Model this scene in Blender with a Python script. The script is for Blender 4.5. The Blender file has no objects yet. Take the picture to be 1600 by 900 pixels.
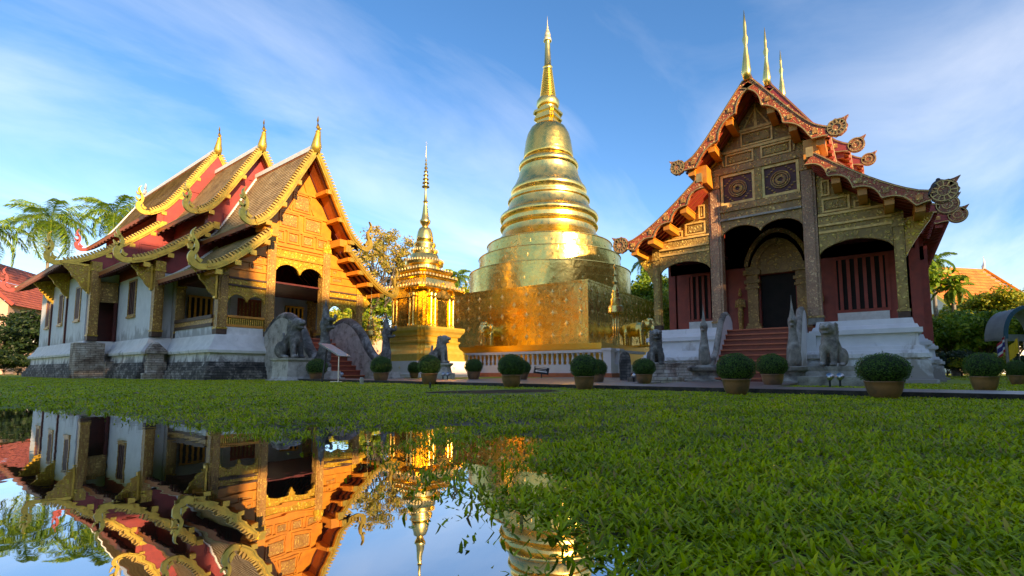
import bpy, math, random
import numpy as np
from mathutils import Vector, Matrix
R = math.radians
random.seed(7); rng = np.random.default_rng(7)
S = bpy.context.scene
COL = S.collection

# ------------------------------------------------------------------ camera
CAMZ = 0.4
HEAD = 37.4
cd = bpy.data.cameras.new('camera'); cam = bpy.data.objects.new('camera', cd); COL.objects.link(cam)
cd.sensor_width = 36; cd.lens = 757/1600*36; cd.shift_y = 63.5/1600; cd.clip_start = 0.05; cd.clip_end = 6000
cam.location = (0, 0, CAMZ); cam.rotation_euler = (R(95), 0, R(HEAD-90))
S.camera = cam

# ------------------------------------------------------------------ light
SUN_AZ, SUN_EL = 250.0, 17.0
W = bpy.data.worlds.new('World'); S.world = W; W.use_nodes = True
nt = W.node_tree; nt.nodes.clear()
def wn(t, **k):
    n = nt.nodes.new(t)
    for a, b in k.items(): setattr(n, a, b)
    return n
out = wn('ShaderNodeOutputWorld'); bg = wn('ShaderNodeBackground'); sky = wn('ShaderNodeTexSky')
sky.sky_type = 'NISHITA'; sky.sun_disc = False; sky.sun_elevation = R(SUN_EL); sky.sun_rotation = R(90-SUN_AZ)
sky.air_density = 1.0; sky.dust_density = 0.3; sky.ozone_density = 3.0; sky.altitude = 300
geo = wn('ShaderNodeTexCoord'); sep = wn('ShaderNodeSeparateXYZ'); nt.links.new(geo.outputs['Generated'], sep.inputs[0])
zz = wn('ShaderNodeMath', operation='MAXIMUM'); nt.links.new(sep.outputs[2], zz.inputs[0]); zz.inputs[1].default_value = 0.0
za = wn('ShaderNodeMath', operation='ADD'); nt.links.new(zz.outputs[0], za.inputs[0]); za.inputs[1].default_value = 0.12
dx = wn('ShaderNodeMath', operation='DIVIDE'); dy = wn('ShaderNodeMath', operation='DIVIDE')
nt.links.new(sep.outputs[0], dx.inputs[0]); nt.links.new(za.outputs[0], dx.inputs[1])
nt.links.new(sep.outputs[1], dy.inputs[0]); nt.links.new(za.outputs[0], dy.inputs[1])
cmb = wn('ShaderNodeCombineXYZ'); nt.links.new(dx.outputs[0], cmb.inputs[0]); nt.links.new(dy.outputs[0], cmb.inputs[1])
mp = wn('ShaderNodeMapping'); mp.inputs['Rotation'].default_value = (0, 0, R(62)); mp.inputs['Scale'].default_value = (0.55, 1.5, 1); mp.inputs['Location'].default_value = (3.1, 1.7, 0)
nt.links.new(cmb.outputs[0], mp.inputs[0])
n1 = wn('ShaderNodeTexNoise'); n1.inputs['Scale'].default_value = 0.9; n1.inputs['Detail'].default_value = 9; n1.inputs['Roughness'].default_value = 0.58; n1.inputs['Distortion'].default_value = 0.7
nt.links.new(mp.outputs[0], n1.inputs[0])
n2 = wn('ShaderNodeTexNoise'); n2.inputs['Scale'].default_value = 0.45; n2.inputs['Detail'].default_value = 3
nt.links.new(cmb.outputs[0], n2.inputs[0])
mu = wn('ShaderNodeMath', operation='MULTIPLY'); nt.links.new(n1.outputs[0], mu.inputs[0]); nt.links.new(n2.outputs[0], mu.inputs[1])
cr = wn('ShaderNodeMapRange'); cr.inputs[1].default_value = 0.21; cr.inputs[2].default_value = 0.52; cr.inputs[3].default_value = 0.0; cr.inputs[4].default_value = 0.42
nt.links.new(mu.outputs[0], cr.inputs[0])
hs = wn('ShaderNodeHueSaturation'); hs.inputs['Saturation'].default_value = 1.24; hs.inputs['Value'].default_value = 0.80
nt.links.new(sky.outputs[0], hs.inputs['Color'])
mx = wn('ShaderNodeMix', data_type='RGBA'); nt.links.new(cr.outputs[0], mx.inputs[0]); tn = wn('ShaderNodeMix', data_type='RGBA'); tn.blend_type = 'MULTIPLY'; tn.inputs[0].default_value = 1; nt.links.new(hs.outputs[0], tn.inputs[6]); tn.inputs[7].default_value = (.96, .90, 1.0, 1); nt.links.new(tn.outputs[2], mx.inputs[6]); mx.inputs[7].default_value = (4.6, 4.9, 5.4, 1)
nt.links.new(mx.outputs[2], bg.inputs[0]); bg.inputs[1].default_value = 0.15
nt.links.new(bg.outputs[0], out.inputs[0])
sd = bpy.data.lights.new('sun', 'SUN'); sun = bpy.data.objects.new('sun', sd); COL.objects.link(sun)
sd.energy = 3.6; sd.angle = R(0.6); sd.color = (1.0, 0.76, 0.50)
sv = Vector((math.cos(R(SUN_AZ))*math.cos(R(SUN_EL)), math.sin(R(SUN_AZ))*math.cos(R(SUN_EL)), math.sin(R(SUN_EL))))
sun.rotation_euler = sv.to_track_quat('Z', 'Y').to_euler()
S.view_settings.view_transform = 'Standard'; S.view_settings.look = 'None'; S.view_settings.gamma = 1; S.view_settings.use_curve_mapping = False
S.view_settings.exposure = 1.52
S.view_settings.use_white_balance = True; S.view_settings.white_balance_temperature = 8300; S.view_settings.white_balance_tint = 12
S.cycles.max_bounces = 8; S.cycles.glossy_bounces = 5; S.cycles.diffuse_bounces = 3; S.cycles.transparent_max_bounces = 6
S.cycles.sample_clamp_indirect = 6.0; S.cycles.caustics_reflective = False; S.cycles.caustics_refractive = False

# ------------------------------------------------------------------ projection helper (turns a photo pixel into a place on a plane)
_th = R(HEAD); _p = R(5); _f = 757.0; _y0 = 513.5
_fw = np.array([math.cos(_th), math.sin(_th), 0]); _Rt = np.array([math.sin(_th), -math.cos(_th), 0])
_F = _fw*math.cos(_p)+np.array([0, 0, math.sin(_p)]); _U = -_fw*math.sin(_p)+np.array([0, 0, math.cos(_p)])
def on(ax, val, x, y):
    d = _F+(x-800)/_f*_Rt-(y-_y0)/_f*_U; i = 'xyz'.index(ax); o = np.array([0, 0, CAMZ]); return o+(val-o[i])/d[i]*d
def at_depth(x, y, D):
    d = _F+(x-800)/_f*_Rt-(y-_y0)/_f*_U; return np.array([0, 0, CAMZ])+D/(d@_fw)*d
def depth(p): return p[0]*_fw[0]+p[1]*_fw[1]

# ------------------------------------------------------------------ materials
def newmat(name):
    m = bpy.data.materials.new(name); m.use_nodes = True; t = m.node_tree
    return m, t, t.nodes['Principled BSDF']
def ramp(t, fac, stops):
    r = t.nodes.new('ShaderNodeValToRGB'); e = r.color_ramp.elements
    while len(e) > 1: e.remove(e[-1])
    e[0].position = stops[0][0]; e[0].color = (*stops[0][1], 1)
    for p, c in stops[1:]:
        q = e.new(p); q.color = (*c, 1)
    t.links.new(fac, r.inputs[0]); return r.outputs[0]
def tcoord(t, scale=(1, 1, 1), which='Object'):
    c = t.nodes.new('ShaderNodeTexCoord'); mpn = t.nodes.new('ShaderNodeMapping'); mpn.inputs['Scale'].default_value = scale
    t.links.new(c.outputs[which], mpn.inputs[0]); return mpn.outputs[0]
def noise(t, vec, sc, det=4, rough=.55, dist=0):
    n = t.nodes.new('ShaderNodeTexNoise'); n.inputs['Scale'].default_value = sc; n.inputs['Detail'].default_value = det
    n.inputs['Roughness'].default_value = rough; n.inputs['Distortion'].default_value = dist
    t.links.new(vec, n.inputs[0]); return n.outputs[0]
def bump(t, h, strength, dist, b, prev=None):
    n = t.nodes.new('ShaderNodeBump'); n.inputs['Strength'].default_value = strength; n.inputs['Distance'].default_value = dist
    t.links.new(h, n.inputs['Height'])
    if prev is not None: t.links.new(prev, n.inputs['Normal'])
    t.links.new(n.outputs[0], b.inputs['Normal']); return n.outputs[0]
def mixc(t, fac, a, b_):
    m = t.nodes.new('ShaderNodeMix'); m.data_type = 'RGBA'
    if isinstance(fac, float): m.inputs[0].default_value = fac
    else: t.links.new(fac, m.inputs[0])
    for s, v in ((6, a), (7, b_)):
        if isinstance(v, tuple): m.inputs[s].default_value = (*v, 1)
        else: t.links.new(v, m.inputs[s])
    return m.outputs[2]
def mathn(t, op, a, b_=None):
    m = t.nodes.new('ShaderNodeMath'); m.operation = op
    for i, v in enumerate((a, b_)):
        if v is None: continue
        if isinstance(v, (int, float)): m.inputs[i].default_value = v
        else: t.links.new(v, m.inputs[i])
    return m.outputs[0]
def simple(name, c1, c2=None, rough=.7, metal=0, sc=6, bsc=20, bst=.2, bd=.02, spec=None, lo=.35, hi=.65, stretch=(1, 1, 1)):
    m, t, b = newmat(name); v = tcoord(t, stretch)
    if c2 is None: c2 = tuple(x*.8 for x in c1)
    t.links.new(ramp(t, noise(t, v, sc, 6), [(lo, c1), (hi, c2)]), b.inputs['Base Color'])
    b.inputs['Roughness'].default_value = rough; b.inputs['Metallic'].default_value = metal
    if spec is not None: b.inputs['Specular IOR Level'].default_value = spec
    if bst: bump(t, noise(t, v, bsc, 5), bst, bd, b)
    return m
def carved(name, hi, lo, sc=7, metal=1.0, rough=.35, bst=.9, cut=.12, glass=None):
    m, t, b = newmat(name); v = tcoord(t)
    nz = t.nodes.new('ShaderNodeTexNoise'); nz.inputs['Scale'].default_value = sc*.9; nz.inputs['Detail'].default_value = 2
    t.links.new(v, nz.inputs[0])
    vm = t.nodes.new('ShaderNodeVectorMath'); vm.operation = 'SCALE'; vm.inputs['Scale'].default_value = .22; t.links.new(nz.outputs['Color'], vm.inputs[0])
    va = t.nodes.new('ShaderNodeVectorMath'); va.operation = 'ADD'; t.links.new(v, va.inputs[0]); t.links.new(vm.outputs[0], va.inputs[1])
    vo = t.nodes.new('ShaderNodeTexVoronoi'); vo.feature = 'DISTANCE_TO_EDGE'; vo.inputs['Scale'].default_value = sc; t.links.new(va.outputs[0], vo.inputs['Vector'])
    v2 = t.nodes.new('ShaderNodeTexVoronoi'); v2.feature = 'F1'; v2.inputs['Scale'].default_value = sc*2.1; t.links.new(va.outputs[0], v2.inputs['Vector'])
    mask = ramp(t, vo.outputs['Distance'], [(cut*.6, (0, 0, 0)), (cut, (1, 1, 1))])
    mask2 = ramp(t, v2.outputs['Distance'], [(.25, (1, 1, 1)), (.5, (.15, .15, .15))])
    mm = mathn(t, 'MULTIPLY', mask, mask2)
    colr = mixc(t, mm, lo, hi)
    wear = ramp(t, noise(t, v, 1.3, 5), [(.38, (.74, .74, .74)), (.6, (1, 1, 1))])
    mlt = t.nodes.new('ShaderNodeMix'); mlt.data_type = 'RGBA'; mlt.blend_type = 'MULTIPLY'; mlt.inputs[0].default_value = 1
    t.links.new(colr, mlt.inputs[6]); t.links.new(wear, mlt.inputs[7]); t.links.new(mlt.outputs[2], b.inputs['Base Color'])
    t.links.new(mathn(t, 'MULTIPLY', mm, metal), b.inputs['Metallic'])
    b.inputs['Roughness'].default_value = rough
    bump(t, mm, bst, .03, b)
    return m
M = {}
# gilded sheets of the chedis
def goldsheet(name, c, rough, wav=.25, panel=True, sc=1.1):
    m, t, b = newmat(name); v = tcoord(t)
    base = ramp(t, noise(t, v, 1.6, 6), [(.3, tuple(x*.86 for x in c)), (.7, c)])
    t.links.new(base, b.inputs['Base Color']); b.inputs['Metallic'].default_value = 1
    t.links.new(ramp(t, noise(t, v, 3.0, 5), [(.3, (rough*.75,)*3), (.75, (rough*1.5,)*3)]), b.inputs['Roughness'])
    p = bump(t, noise(t, v, sc, 3, .6, .5), wav, .25, b)
    p = bump(t, noise(t, v, 9, 3), .05, .03, b, p)
    if panel:
        bk = t.nodes.new('ShaderNodeTexBrick'); bk.inputs['Scale'].default_value = 1.0; bk.inputs['Mortar Size'].default_value = .008
        bk.inputs['Brick Width'].default_value = .9; bk.inputs['Row Height'].default_value = .6
        bk.inputs['Color1'].default_value = (1, 1, 1, 1); bk.inputs['Color2'].default_value = (.96, .96, .96, 1); bk.inputs['Mortar'].default_value = (.6, .6, .6, 1)
        cc = t.nodes.new('ShaderNodeTexCoord'); sp = t.nodes.new('ShaderNodeSeparateXYZ'); cb = t.nodes.new('ShaderNodeCombineXYZ')
        t.links.new(cc.outputs['Object'], sp.inputs[0]); t.links.new(mathn(t, 'ADD', sp.outputs[0], sp.outputs[1]), cb.inputs[0]); t.links.new(sp.outputs[2], cb.inputs[1])
        t.links.new(cb.outputs[0], bk.inputs[0]); bump(t, bk.outputs[0], .25, .02, b, p)
    return m
M['gold'] = goldsheet('gold_sheet', (0.96, 0.62, 0.16), .24, .22, True, .8)
M['gold_ring'] = goldsheet('gold_moulding', (0.98, 0.70, 0.22), .27, .06, False)
M['gold_orn'] = simple('gold_ornament', (.98, .84, .52), (.95, .76, .38), .38, .7, 4, 30, .2)
M['gold_line'] = simple('gold_line', (.62, .40, .14), (.40, .26, .1), .4, .6, 5, 30, .2)
M['gold_deep'] = simple('gold_deep', (.85, .45, .06), (.8, .5, .1), .35, 1, 3, 8, .3, .05)
M['trim'] = simple('gilded_trim', (.95, .66, .22), (.70, .42, .12), .42, .1, 6, 20, .3)
M['gold_base'] = simple('gold_gilding', (.98, .66, .14), (.90, .55, .10), .34, .6, 4, 14, .3)
M['riser_shaded'] = simple('step_riser_shaded', (.26, .06, .035), (.20, .05, .03), .6, 0, 5)  # darker than the treads, shade under the nosing put into the colour
M['gold_dia'] = simple('gold_rosette', (.97, .72, .30), (.94, .64, .2), .36, 1, 4, 30, .2)
M['gold_tooth'] = simple('gold_tooth', (.80, .52, .12), (.55, .32, .08), .4, .5, 5, 30, .2)
M['gold_paint'] = simple('gold_paint', (.80, .53, .09), (.58, .37, .07), .38, .75, 5, 25, .35, .02)
M['gold_carved'] = carved('gold_carved', (1.0, .74, .09), (.55, .28, .025), 4.2, .1, .35, 1.0, .09)
M['gold_fine'] = carved('gold_fine_carved', (.98, .64, .16), (.42, .20, .05), 6, .1, .45, .8)
M['wood_fine'] = carved('old_wood_carved', (.95, .64, .22), (.42, .23, .08), 4.2, .05, .5, .9)
M['wood_side'] = carved('side_bay_carved', (.95, .70, .20), (.42, .26, .07), 4.6, .05, .5, .9)
M['barge_red'] = carved('red_gold_scroll', (.85, .60, .24), (.42, .06, .015), 6, .4, .4, .9, .1)
M['disc'] = carved('rosette_scroll', (.75, .55, .28), (.30, .08, .03), 7, .3, .4, .9, .1)
M['column_brown'] = carved('column_pattern', (.88, .62, .36), (.42, .22, .13), 7.5, .2, .45, .6)
M['wood_orange'] = simple('orange_wood', (.74, .29, .035), (.58, .21, .03), .42, .1, 3, 24, .3)
M['wood_dark'] = simple('dark_wood', (.11, .055, .03), (.06, .03, .018), .6, 0, 5)
M['soffit'] = simple('soffit_wood', (.52, .13, .03), (.38, .09, .025), .55, 0, 4, 10, .3, .02, None, .35, .65, (1, 8, 1))
M['red_wall'] = simple('red_lacquer', (.42, .06, .035), (.30, .045, .03), .5, 0, 3, 14, .15)
M['maroon'] = simple('maroon_panel', (.34, .045, .04), (.25, .035, .035), .5, 0, 3, 14, .15)
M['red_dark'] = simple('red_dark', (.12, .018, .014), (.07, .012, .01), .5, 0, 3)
M['dark'] = simple('interior_dark', (.012, .009, .008), (.02, .014, .012), .8, 0, 3, 3, 0)
M['white'] = simple('white_trim', (.80, .79, .76), (.66, .65, .62), .6, 0, 5, 12, .15)
M['steps'] = simple('terracotta_step', (.58, .15, .07), (.44, .12, .055), .55, 0, 5, 25, .2)
M['iron'] = simple('black_iron', (.03, .03, .035), None, .45, .3)
M['steel'] = simple('steel', (.55, .57, .6), None, .3, 1)
def plaster(name, c1, c2, stain, zlo, zhi, amt=.5):
    # white plaster with damp stains that have a shape of their own, heavier near the ground line of the wall
    m, t, b = newmat(name); v = tcoord(t); g = t.nodes.new('ShaderNodeNewGeometry'); s = t.nodes.new('ShaderNodeSeparateXYZ')
    t.links.new(g.outputs['Position'], s.inputs[0])
    base = ramp(t, noise(t, v, 2.2, 7, .6), [(.3, c1), (.7, c2)])
    st = noise(t, tcoord(t, (1.2, 1.2, .5)), 1.7, 8, .65, .6)
    mr = t.nodes.new('ShaderNodeMapRange'); mr.inputs[1].default_value = zlo; mr.inputs[2].default_value = zhi; mr.inputs[3].default_value = .34; mr.inputs[4].default_value = -.12
    t.links.new(s.outputs[2], mr.inputs[0])
    k = mathn(t, 'ADD', st, mr.outputs[0]); fac = ramp(t, k, [(.56, (0, 0, 0)), (.70, (amt, amt, amt))])
    t.links.new(mixc(t, fac, base, stain), b.inputs['Base Color']); b.inputs['Roughness'].default_value = .75
    bump(t, noise(t, v, 7, 6), .25, .03, b); return m
M['plaster'] = plaster('white_plaster', (.72, .75, .78), (.60, .63, .66), (.2, .2, .2), 1.6, 3.0, .6)
M['plaster_base'] = plaster('base_plaster', (.78, .78, .76), (.6, .6, .58), (.12, .115, .11), .3, 1.6, .85)
M['plaster_white'] = plaster('right_base_plaster', (.80, .80, .82), (.68, .68, .70), (.22, .17, .13), .0, 1.5, .75)
M['pillar_white'] = plaster('old_pier_plaster', (.58, .53, .47), (.40, .36, .31), (.12, .11, .10), -.5, 2.5, .6)
def stone(name, c1, c2, c3, sc=3, bst=.6, bricks=False):
    m, t, b = newmat(name); v = tcoord(t)
    n = noise(t, v, sc, 8, .68, .4)
    c = ramp(t, n, [(.34, c1), (.5, c2), (.68, c3)])
    if bricks:
        bk = t.nodes.new('ShaderNodeTexBrick'); bk.inputs['Scale'].default_value = 1; bk.inputs['Brick Width'].default_value = .42; bk.inputs['Row Height'].default_value = .11; bk.inputs['Mortar Size'].default_value = .014
        bk.inputs['Color1'].default_value = (1, 1, 1, 1); bk.inputs['Color2'].default_value = (.7, .65, .6, 1); bk.inputs['Mortar'].default_value = (.3, .29, .28, 1)
        cc = t.nodes.new('ShaderNodeTexCoord'); sp = t.nodes.new('ShaderNodeSeparateXYZ'); cb = t.nodes.new('ShaderNodeCombineXYZ')
        t.links.new(cc.outputs['Object'], sp.inputs[0]); t.links.new(mathn(t, 'ADD', sp.outputs[0], sp.outputs[1]), cb.inputs[0]); t.links.new(sp.outputs[2], cb.inputs[1]); t.links.new(cb.outputs[0], bk.inputs[0])
        ml = t.nodes.new('ShaderNodeMix'); ml.data_type = 'RGBA'; ml.blend_type = 'MULTIPLY'; ml.inputs[0].default_value = .85
        t.links.new(c, ml.inputs[6]); t.links.new(bk.outputs[0], ml.inputs[7]); c = ml.outputs[2]
    t.links.new(c, b.inputs['Base Color']); b.inputs['Roughness'].default_value = .85
    bump(t, noise(t, v, sc*4, 8, .7), bst, .04, b); return m
M['stone'] = stone('lichen_stone', (.035, .034, .032), (.13, .125, .115), (.46, .44, .41), 1.9)
M['stone_dark'] = stone('dark_stone', (.03, .03, .03), (.09, .085, .08), (.5, .48, .45), 2.0, .8, True)
M['stone_light'] = stone('pale_stone', (.22, .20, .17), (.45, .42, .37), (.60, .57, .52), 3)
M['stone_grey'] = stone('statue_stone', (.06, .055, .05), (.27, .25, .215), (.48, .45, .40), 1.9)
M['brick'] = stone('weathered_brick', (.14, .09, .065), (.42, .35, .29), (.72, .68, .62), 1.8, .7, True)
def tiles(name, cols):
    m, t, b = newmat(name); c = t.nodes.new('ShaderNodeTexCoord')
    bk = t.nodes.new('ShaderNodeTexBrick'); bk.inputs['Scale'].default_value = 1; bk.inputs['Brick Width'].default_value = .17; bk.inputs['Row Height'].default_value = 1.0
    bk.inputs['Mortar Size'].default_value = .008; bk.inputs['Color1'].default_value = (1, 1, 1, 1); bk.inputs['Color2'].default_value = (.38, .36, .33, 1); bk.inputs['Mortar'].default_value = (.2, .2, .2, 1); bk.inputs['Bias'].default_value = -.2
    t.links.new(c.outputs['UV'], bk.inputs[0])
    col = ramp(t, noise(t, tcoord(t), 1.1, 7, .65), [(.3, cols[0]), (.5, cols[1]), (.7, cols[2])])
    ml = t.nodes.new('ShaderNodeMix'); ml.data_type = 'RGBA'; ml.blend_type = 'MULTIPLY'; ml.inputs[0].default_value = .8
    t.links.new(col, ml.inputs[6]); t.links.new(bk.outputs[0], ml.inputs[7]); t.links.new(ml.outputs[2], b.inputs['Base Color'])
    b.inputs['Roughness'].default_value = .7; bump(t, bk.outputs[0], .5, .03, b); return m
M['tile'] = tiles('roof_tile', [(.34, .22, .12), (.56, .40, .21), (.68, .52, .30)])
M['tile_red'] = tiles('roof_tile_red', [(.42, .08, .035), (.58, .12, .05), (.66, .17, .08)])
M['tile_orange'] = tiles('roof_tile_orange', [(.70, .17, .02), (.80, .22, .03), (.86, .27, .04)])
M['pink_wall'] = simple('pink_plaster', (.62, .40, .30), (.52, .32, .25), .75, 0, 1.2, 10, .2)
M['pink_white'] = simple('balustrade_plaster', (.86, .78, .75), (.78, .70, .68), .6, 0, 1.5, 10, .15)
M['pot'] = simple('glazed_pot', (.32, .15, .06), (.15, .085, .045), .3, 0, 3, 12, .2, .02, .5)
M['bark'] = simple('bark', (.16, .12, .09), (.09, .07, .055), .85, 0, 5, 12, .6, .05, None, .3, .7, (1, 1, .3))
M['bark_palm'] = simple('palm_bark', (.26, .23, .19), (.16, .14, .11), .8, 0, 4, 10, .4, .04, None, .3, .7, (.5, .5, 3))
def leafmat(name, cols, rough=.5, tr=.35, spec=.4, perisland=True):
    m, t, b = newmat(name); g = t.nodes.new('ShaderNodeNewGeometry')
    c = ramp(t, g.outputs['Random Per Island'], cols)
    t.links.new(c, b.inputs['Base Color']); b.inputs['Roughness'].default_value = rough; b.inputs['Specular IOR Level'].default_value = spec
    o = [n for n in t.nodes if n.type == 'OUTPUT_MATERIAL'][0]
    ts = t.nodes.new('ShaderNodeBsdfTranslucent'); t.links.new(c, ts.inputs[0]); mxs = t.nodes.new('ShaderNodeMixShader'); mxs.inputs[0].default_value = tr
    t.links.new(b.outputs[0], mxs.inputs[1]); t.links.new(ts.outputs[0], mxs.inputs[2]); t.links.new(mxs.outputs[0], o.inputs[0]); return m
M['leaf_topiary'] = leafmat('topiary_leaf', [(0, (.035, .09, .012)), (.5, (.06, .15, .02)), (1, (.12, .24, .03))])
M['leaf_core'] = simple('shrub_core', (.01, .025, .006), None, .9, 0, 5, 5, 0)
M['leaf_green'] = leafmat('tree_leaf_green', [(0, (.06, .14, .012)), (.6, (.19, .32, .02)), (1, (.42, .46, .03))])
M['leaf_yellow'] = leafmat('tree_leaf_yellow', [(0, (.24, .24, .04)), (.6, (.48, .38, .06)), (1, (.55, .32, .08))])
M['leaf_lit'] = leafmat('tree_leaf_sunlit', [(0, (.12, .20, .015)), (.5, (.34, .40, .03)), (1, (.62, .46, .05))])  # sunlit look put into the leaf colour as brighter yellow-green
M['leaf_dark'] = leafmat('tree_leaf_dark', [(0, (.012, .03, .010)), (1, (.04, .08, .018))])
M['leaf_palm'] = leafmat('palm_leaf', [(0, (.10, .22, .03)), (.6, (.19, .34, .04)), (1, (.34, .40, .05))])

# ------------------------------------------------------------------ mesh helpers
class MB:
    def __init__(s): s.v = []; s.f = []; s.m = []; s.uv = {}
    def add(s, vs, fs, mi=0):
        o = len(s.v); s.v += [tuple(map(float, q)) for q in vs]
        for f in fs: s.f.append(tuple(i+o for i in f)); s.m.append(mi)
    def box(s, a, b, mi=0):
        (x0, y0, z0), (x1, y1, z1) = a, b
        x0, x1 = min(x0, x1), max(x0, x1); y0, y1 = min(y0, y1), max(y0, y1); z0, z1 = min(z0, z1), max(z0, z1)
        s.add([(x0, y0, z0), (x1, y0, z0), (x1, y1, z0), (x0, y1, z0), (x0, y0, z1), (x1, y0, z1), (x1, y1, z1), (x0, y1, z1)],
              [(0, 3, 2, 1), (4, 5, 6, 7), (0, 1, 5, 4), (1, 2, 6, 5), (2, 3, 7, 6), (3, 0, 4, 7)], mi); return s
    def beam(s, p, q, w, h, mi=0):
        p = Vector(p); q = Vector(q); d = (q-p).normalized(); up = Vector((0, 0, 1))
        if abs(d.z) > .95: up = Vector((0, 1, 0))
        sd_ = d.cross(up).normalized()*w/2; u = sd_.cross(d).normalized()*h/2
        vs = [a+i*sd_+j*u for a in (p, q) for i, j in ((-1, -1), (1, -1), (1, 1), (-1, 1))]
        s.add(vs, [(0, 1, 2, 3), (4, 7, 6, 5), (0, 4, 5, 1), (1, 5, 6, 2), (2, 6, 7, 3), (3, 7, 4, 0)], mi); return s
    def prism(s, poly, w0, w1, mi=0, mside=None):
        # polygon in (u, z), extruded from w0 to w1 along the y axis
        n = len(poly); vs = [(u, w0, z) for u, z in poly]+[(u, w1, z) for u, z in poly]
        a = sum(poly[i][0]*poly[(i+1) % n][1]-poly[(i+1) % n][0]*poly[i][1] for i in range(n))
        fr = tuple(range(n)); bk = tuple(range(2*n-1, n-1, -1))
        sides = [(i, n+i, n+(i+1) % n, (i+1) % n) for i in range(n)]
        if a < 0: fr = fr[::-1]; bk = bk[::-1]; sides = [q[::-1] for q in sides]
        s.add(vs, [fr, bk], mi); o = len(s.v)-2*n
        for q in sides: s.f.append(tuple(i+o for i in q)); s.m.append(mi if mside is None else mside)
        return s
    def ribbon(s, pts, wid, w0, w1, mi=0):
        # strip of varying width along pts in (u, z), thickness from w0 to w1
        P = [np.array(p, float) for p in pts]; n = len(P); T = []; B = []
        for i in range(n):
            d = P[min(i+1, n-1)]-P[max(i-1, 0)]; d /= max(np.linalg.norm(d), 1e-9); nn = np.array([-d[1], d[0]])
            a, b = wid[i] if isinstance(wid[i], tuple) else (wid[i]/2, wid[i]/2)
            T.append(P[i]+nn*a); B.append(P[i]-nn*b)
        for i in range(n-1):
            q = [T[i], T[i+1], B[i+1], B[i]]
            vs = [(p[0], w0, p[1]) for p in q]+[(p[0], w1, p[1]) for p in q]
            fs = [(0, 1, 2, 3), (7, 6, 5, 4), (0, 4, 5, 1), (2, 6, 7, 3)]
            if i == 0: fs.append((3, 7, 4, 0))
            if i == n-2: fs.append((1, 5, 6, 2))
            s.add(vs, fs, mi)
        return s
    def loft(s, rings, mi=0, cap=True, closed=True):
        n = len(rings[0]); o = len(s.v)
        for r in rings: s.v += [tuple(map(float, q)) for q in r]
        for k in range(len(rings)-1):
            for i in range(n if closed else n-1):
                j = (i+1) % n; s.f.append((o+k*n+i, o+k*n+j, o+(k+1)*n+j, o+(k+1)*n+i)); s.m.append(mi)
        if cap:
            s.f.append(tuple(o+i for i in range(n-1, -1, -1))); s.m.append(mi)
            s.f.append(tuple(o+(len(rings)-1)*n+i for i in range(n))); s.m.append(mi)
        return s
    def lathe(s, prof, c=(0, 0, 0), n=24, mi=0, ph=0):
        return s.loft([[(c[0]+r*math.cos(ph+2*math.pi*i/n), c[1]+r*math.sin(ph+2*math.pi*i/n), c[2]+z) for i in range(n)] for r, z in prof], mi)
    def tube(s, pts, rad, n=8, mi=0):
        P = [Vector(p) for p in pts]; rr = rad if isinstance(rad, (list, tuple)) else [rad]*len(P); rings = []
        for i, p in enumerate(P):
            d = (P[min(i+1, len(P)-1)]-P[max(i-1, 0)]).normalized(); a = d.cross(Vector((0, 0, 1)))
            if a.length < .1: a = d.cross(Vector((0, 1, 0)))
            a.normalize(); b = a.cross(d)
            rings.append([p+(a*math.cos(t)+b*math.sin(t))*rr[i] for t in [-2*math.pi*k/n for k in range(n)]])
        return s.loft(rings, mi)
    def build(s, name, mats, parent=None, smooth=False, loc=None, rotz=None, auto=None):
        me = bpy.data.meshes.new(name); me.from_pydata(s.v, [], s.f)
        for m in (mats if isinstance(mats, list) else [mats]): me.materials.append(M[m] if isinstance(m, str) else m)
        me.polygons.foreach_set('material_index', s.m)
        if s.uv:
            l = me.uv_layers.new(name='UVMap'); arr = np.zeros((len(me.loops), 2))
            for fi, uvs in s.uv.items():
                st = me.polygons[fi].loop_start
                for k, q in enumerate(uvs): arr[st+k] = q
            l.data.foreach_set('uv', arr.ravel())
        if smooth: me.polygons.foreach_set('use_smooth', [True]*len(me.polygons))
        me.update()
        if auto is not None:
            me.polygons.foreach_set('use_smooth', [True]*len(me.polygons)); me.set_sharp_from_angle(angle=R(auto))
        o = bpy.data.objects.new(name, me); COL.objects.link(o)
        if parent is not None: o.parent = parent
        if loc is not None: o.location = loc
        if rotz is not None: o.rotation_euler = (0, 0, rotz)
        return o
def tag(o, label=None, cat=None, group=None, kind=None):
    for k, v in (('label', label), ('category', cat), ('group', group), ('kind', kind)):
        if v: o[k] = v
    return o
def thing(name, label, cat, loc=(0, 0, 0), rotz=0, group=None):
    o = bpy.data.objects.new(name, None); COL.objects.link(o); o.location = loc; o.rotation_euler = (0, 0, rotz); o.empty_display_size = .2
    return tag(o, label, cat, group)
def copy_tree(o, parent=None):
    c = o.copy(); COL.objects.link(c)
    if parent is not None: c.parent = parent
    for ch in [k for k in bpy.data.objects if k.parent == o]: copy_tree(ch, c)
    return c
def remesh(name, mb, voxel, matname, parent=None, smooth_it=4):
    """melt overlapping volumes into one continuous surface"""
    tmp = mb.build(name+'_tmp', matname)
    md = tmp.modifiers.new('r', 'REMESH'); md.mode = 'VOXEL'; md.voxel_size = voxel
    ms = tmp.modifiers.new('s', 'SMOOTH'); ms.factor = .5; ms.iterations = smooth_it
    dg = bpy.context.evaluated_depsgraph_get(); dg.update()
    me = bpy.data.meshes.new_from_object(tmp.evaluated_get(dg)); me.name = name
    me.materials.clear(); me.materials.append(M[matname]); me.polygons.foreach_set('use_smooth', [True]*len(me.polygons))
    bpy.data.objects.remove(tmp)
    o = bpy.data.objects.new(name, me); COL.objects.link(o)
    if parent is not None: o.parent = parent
    return o
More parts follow.
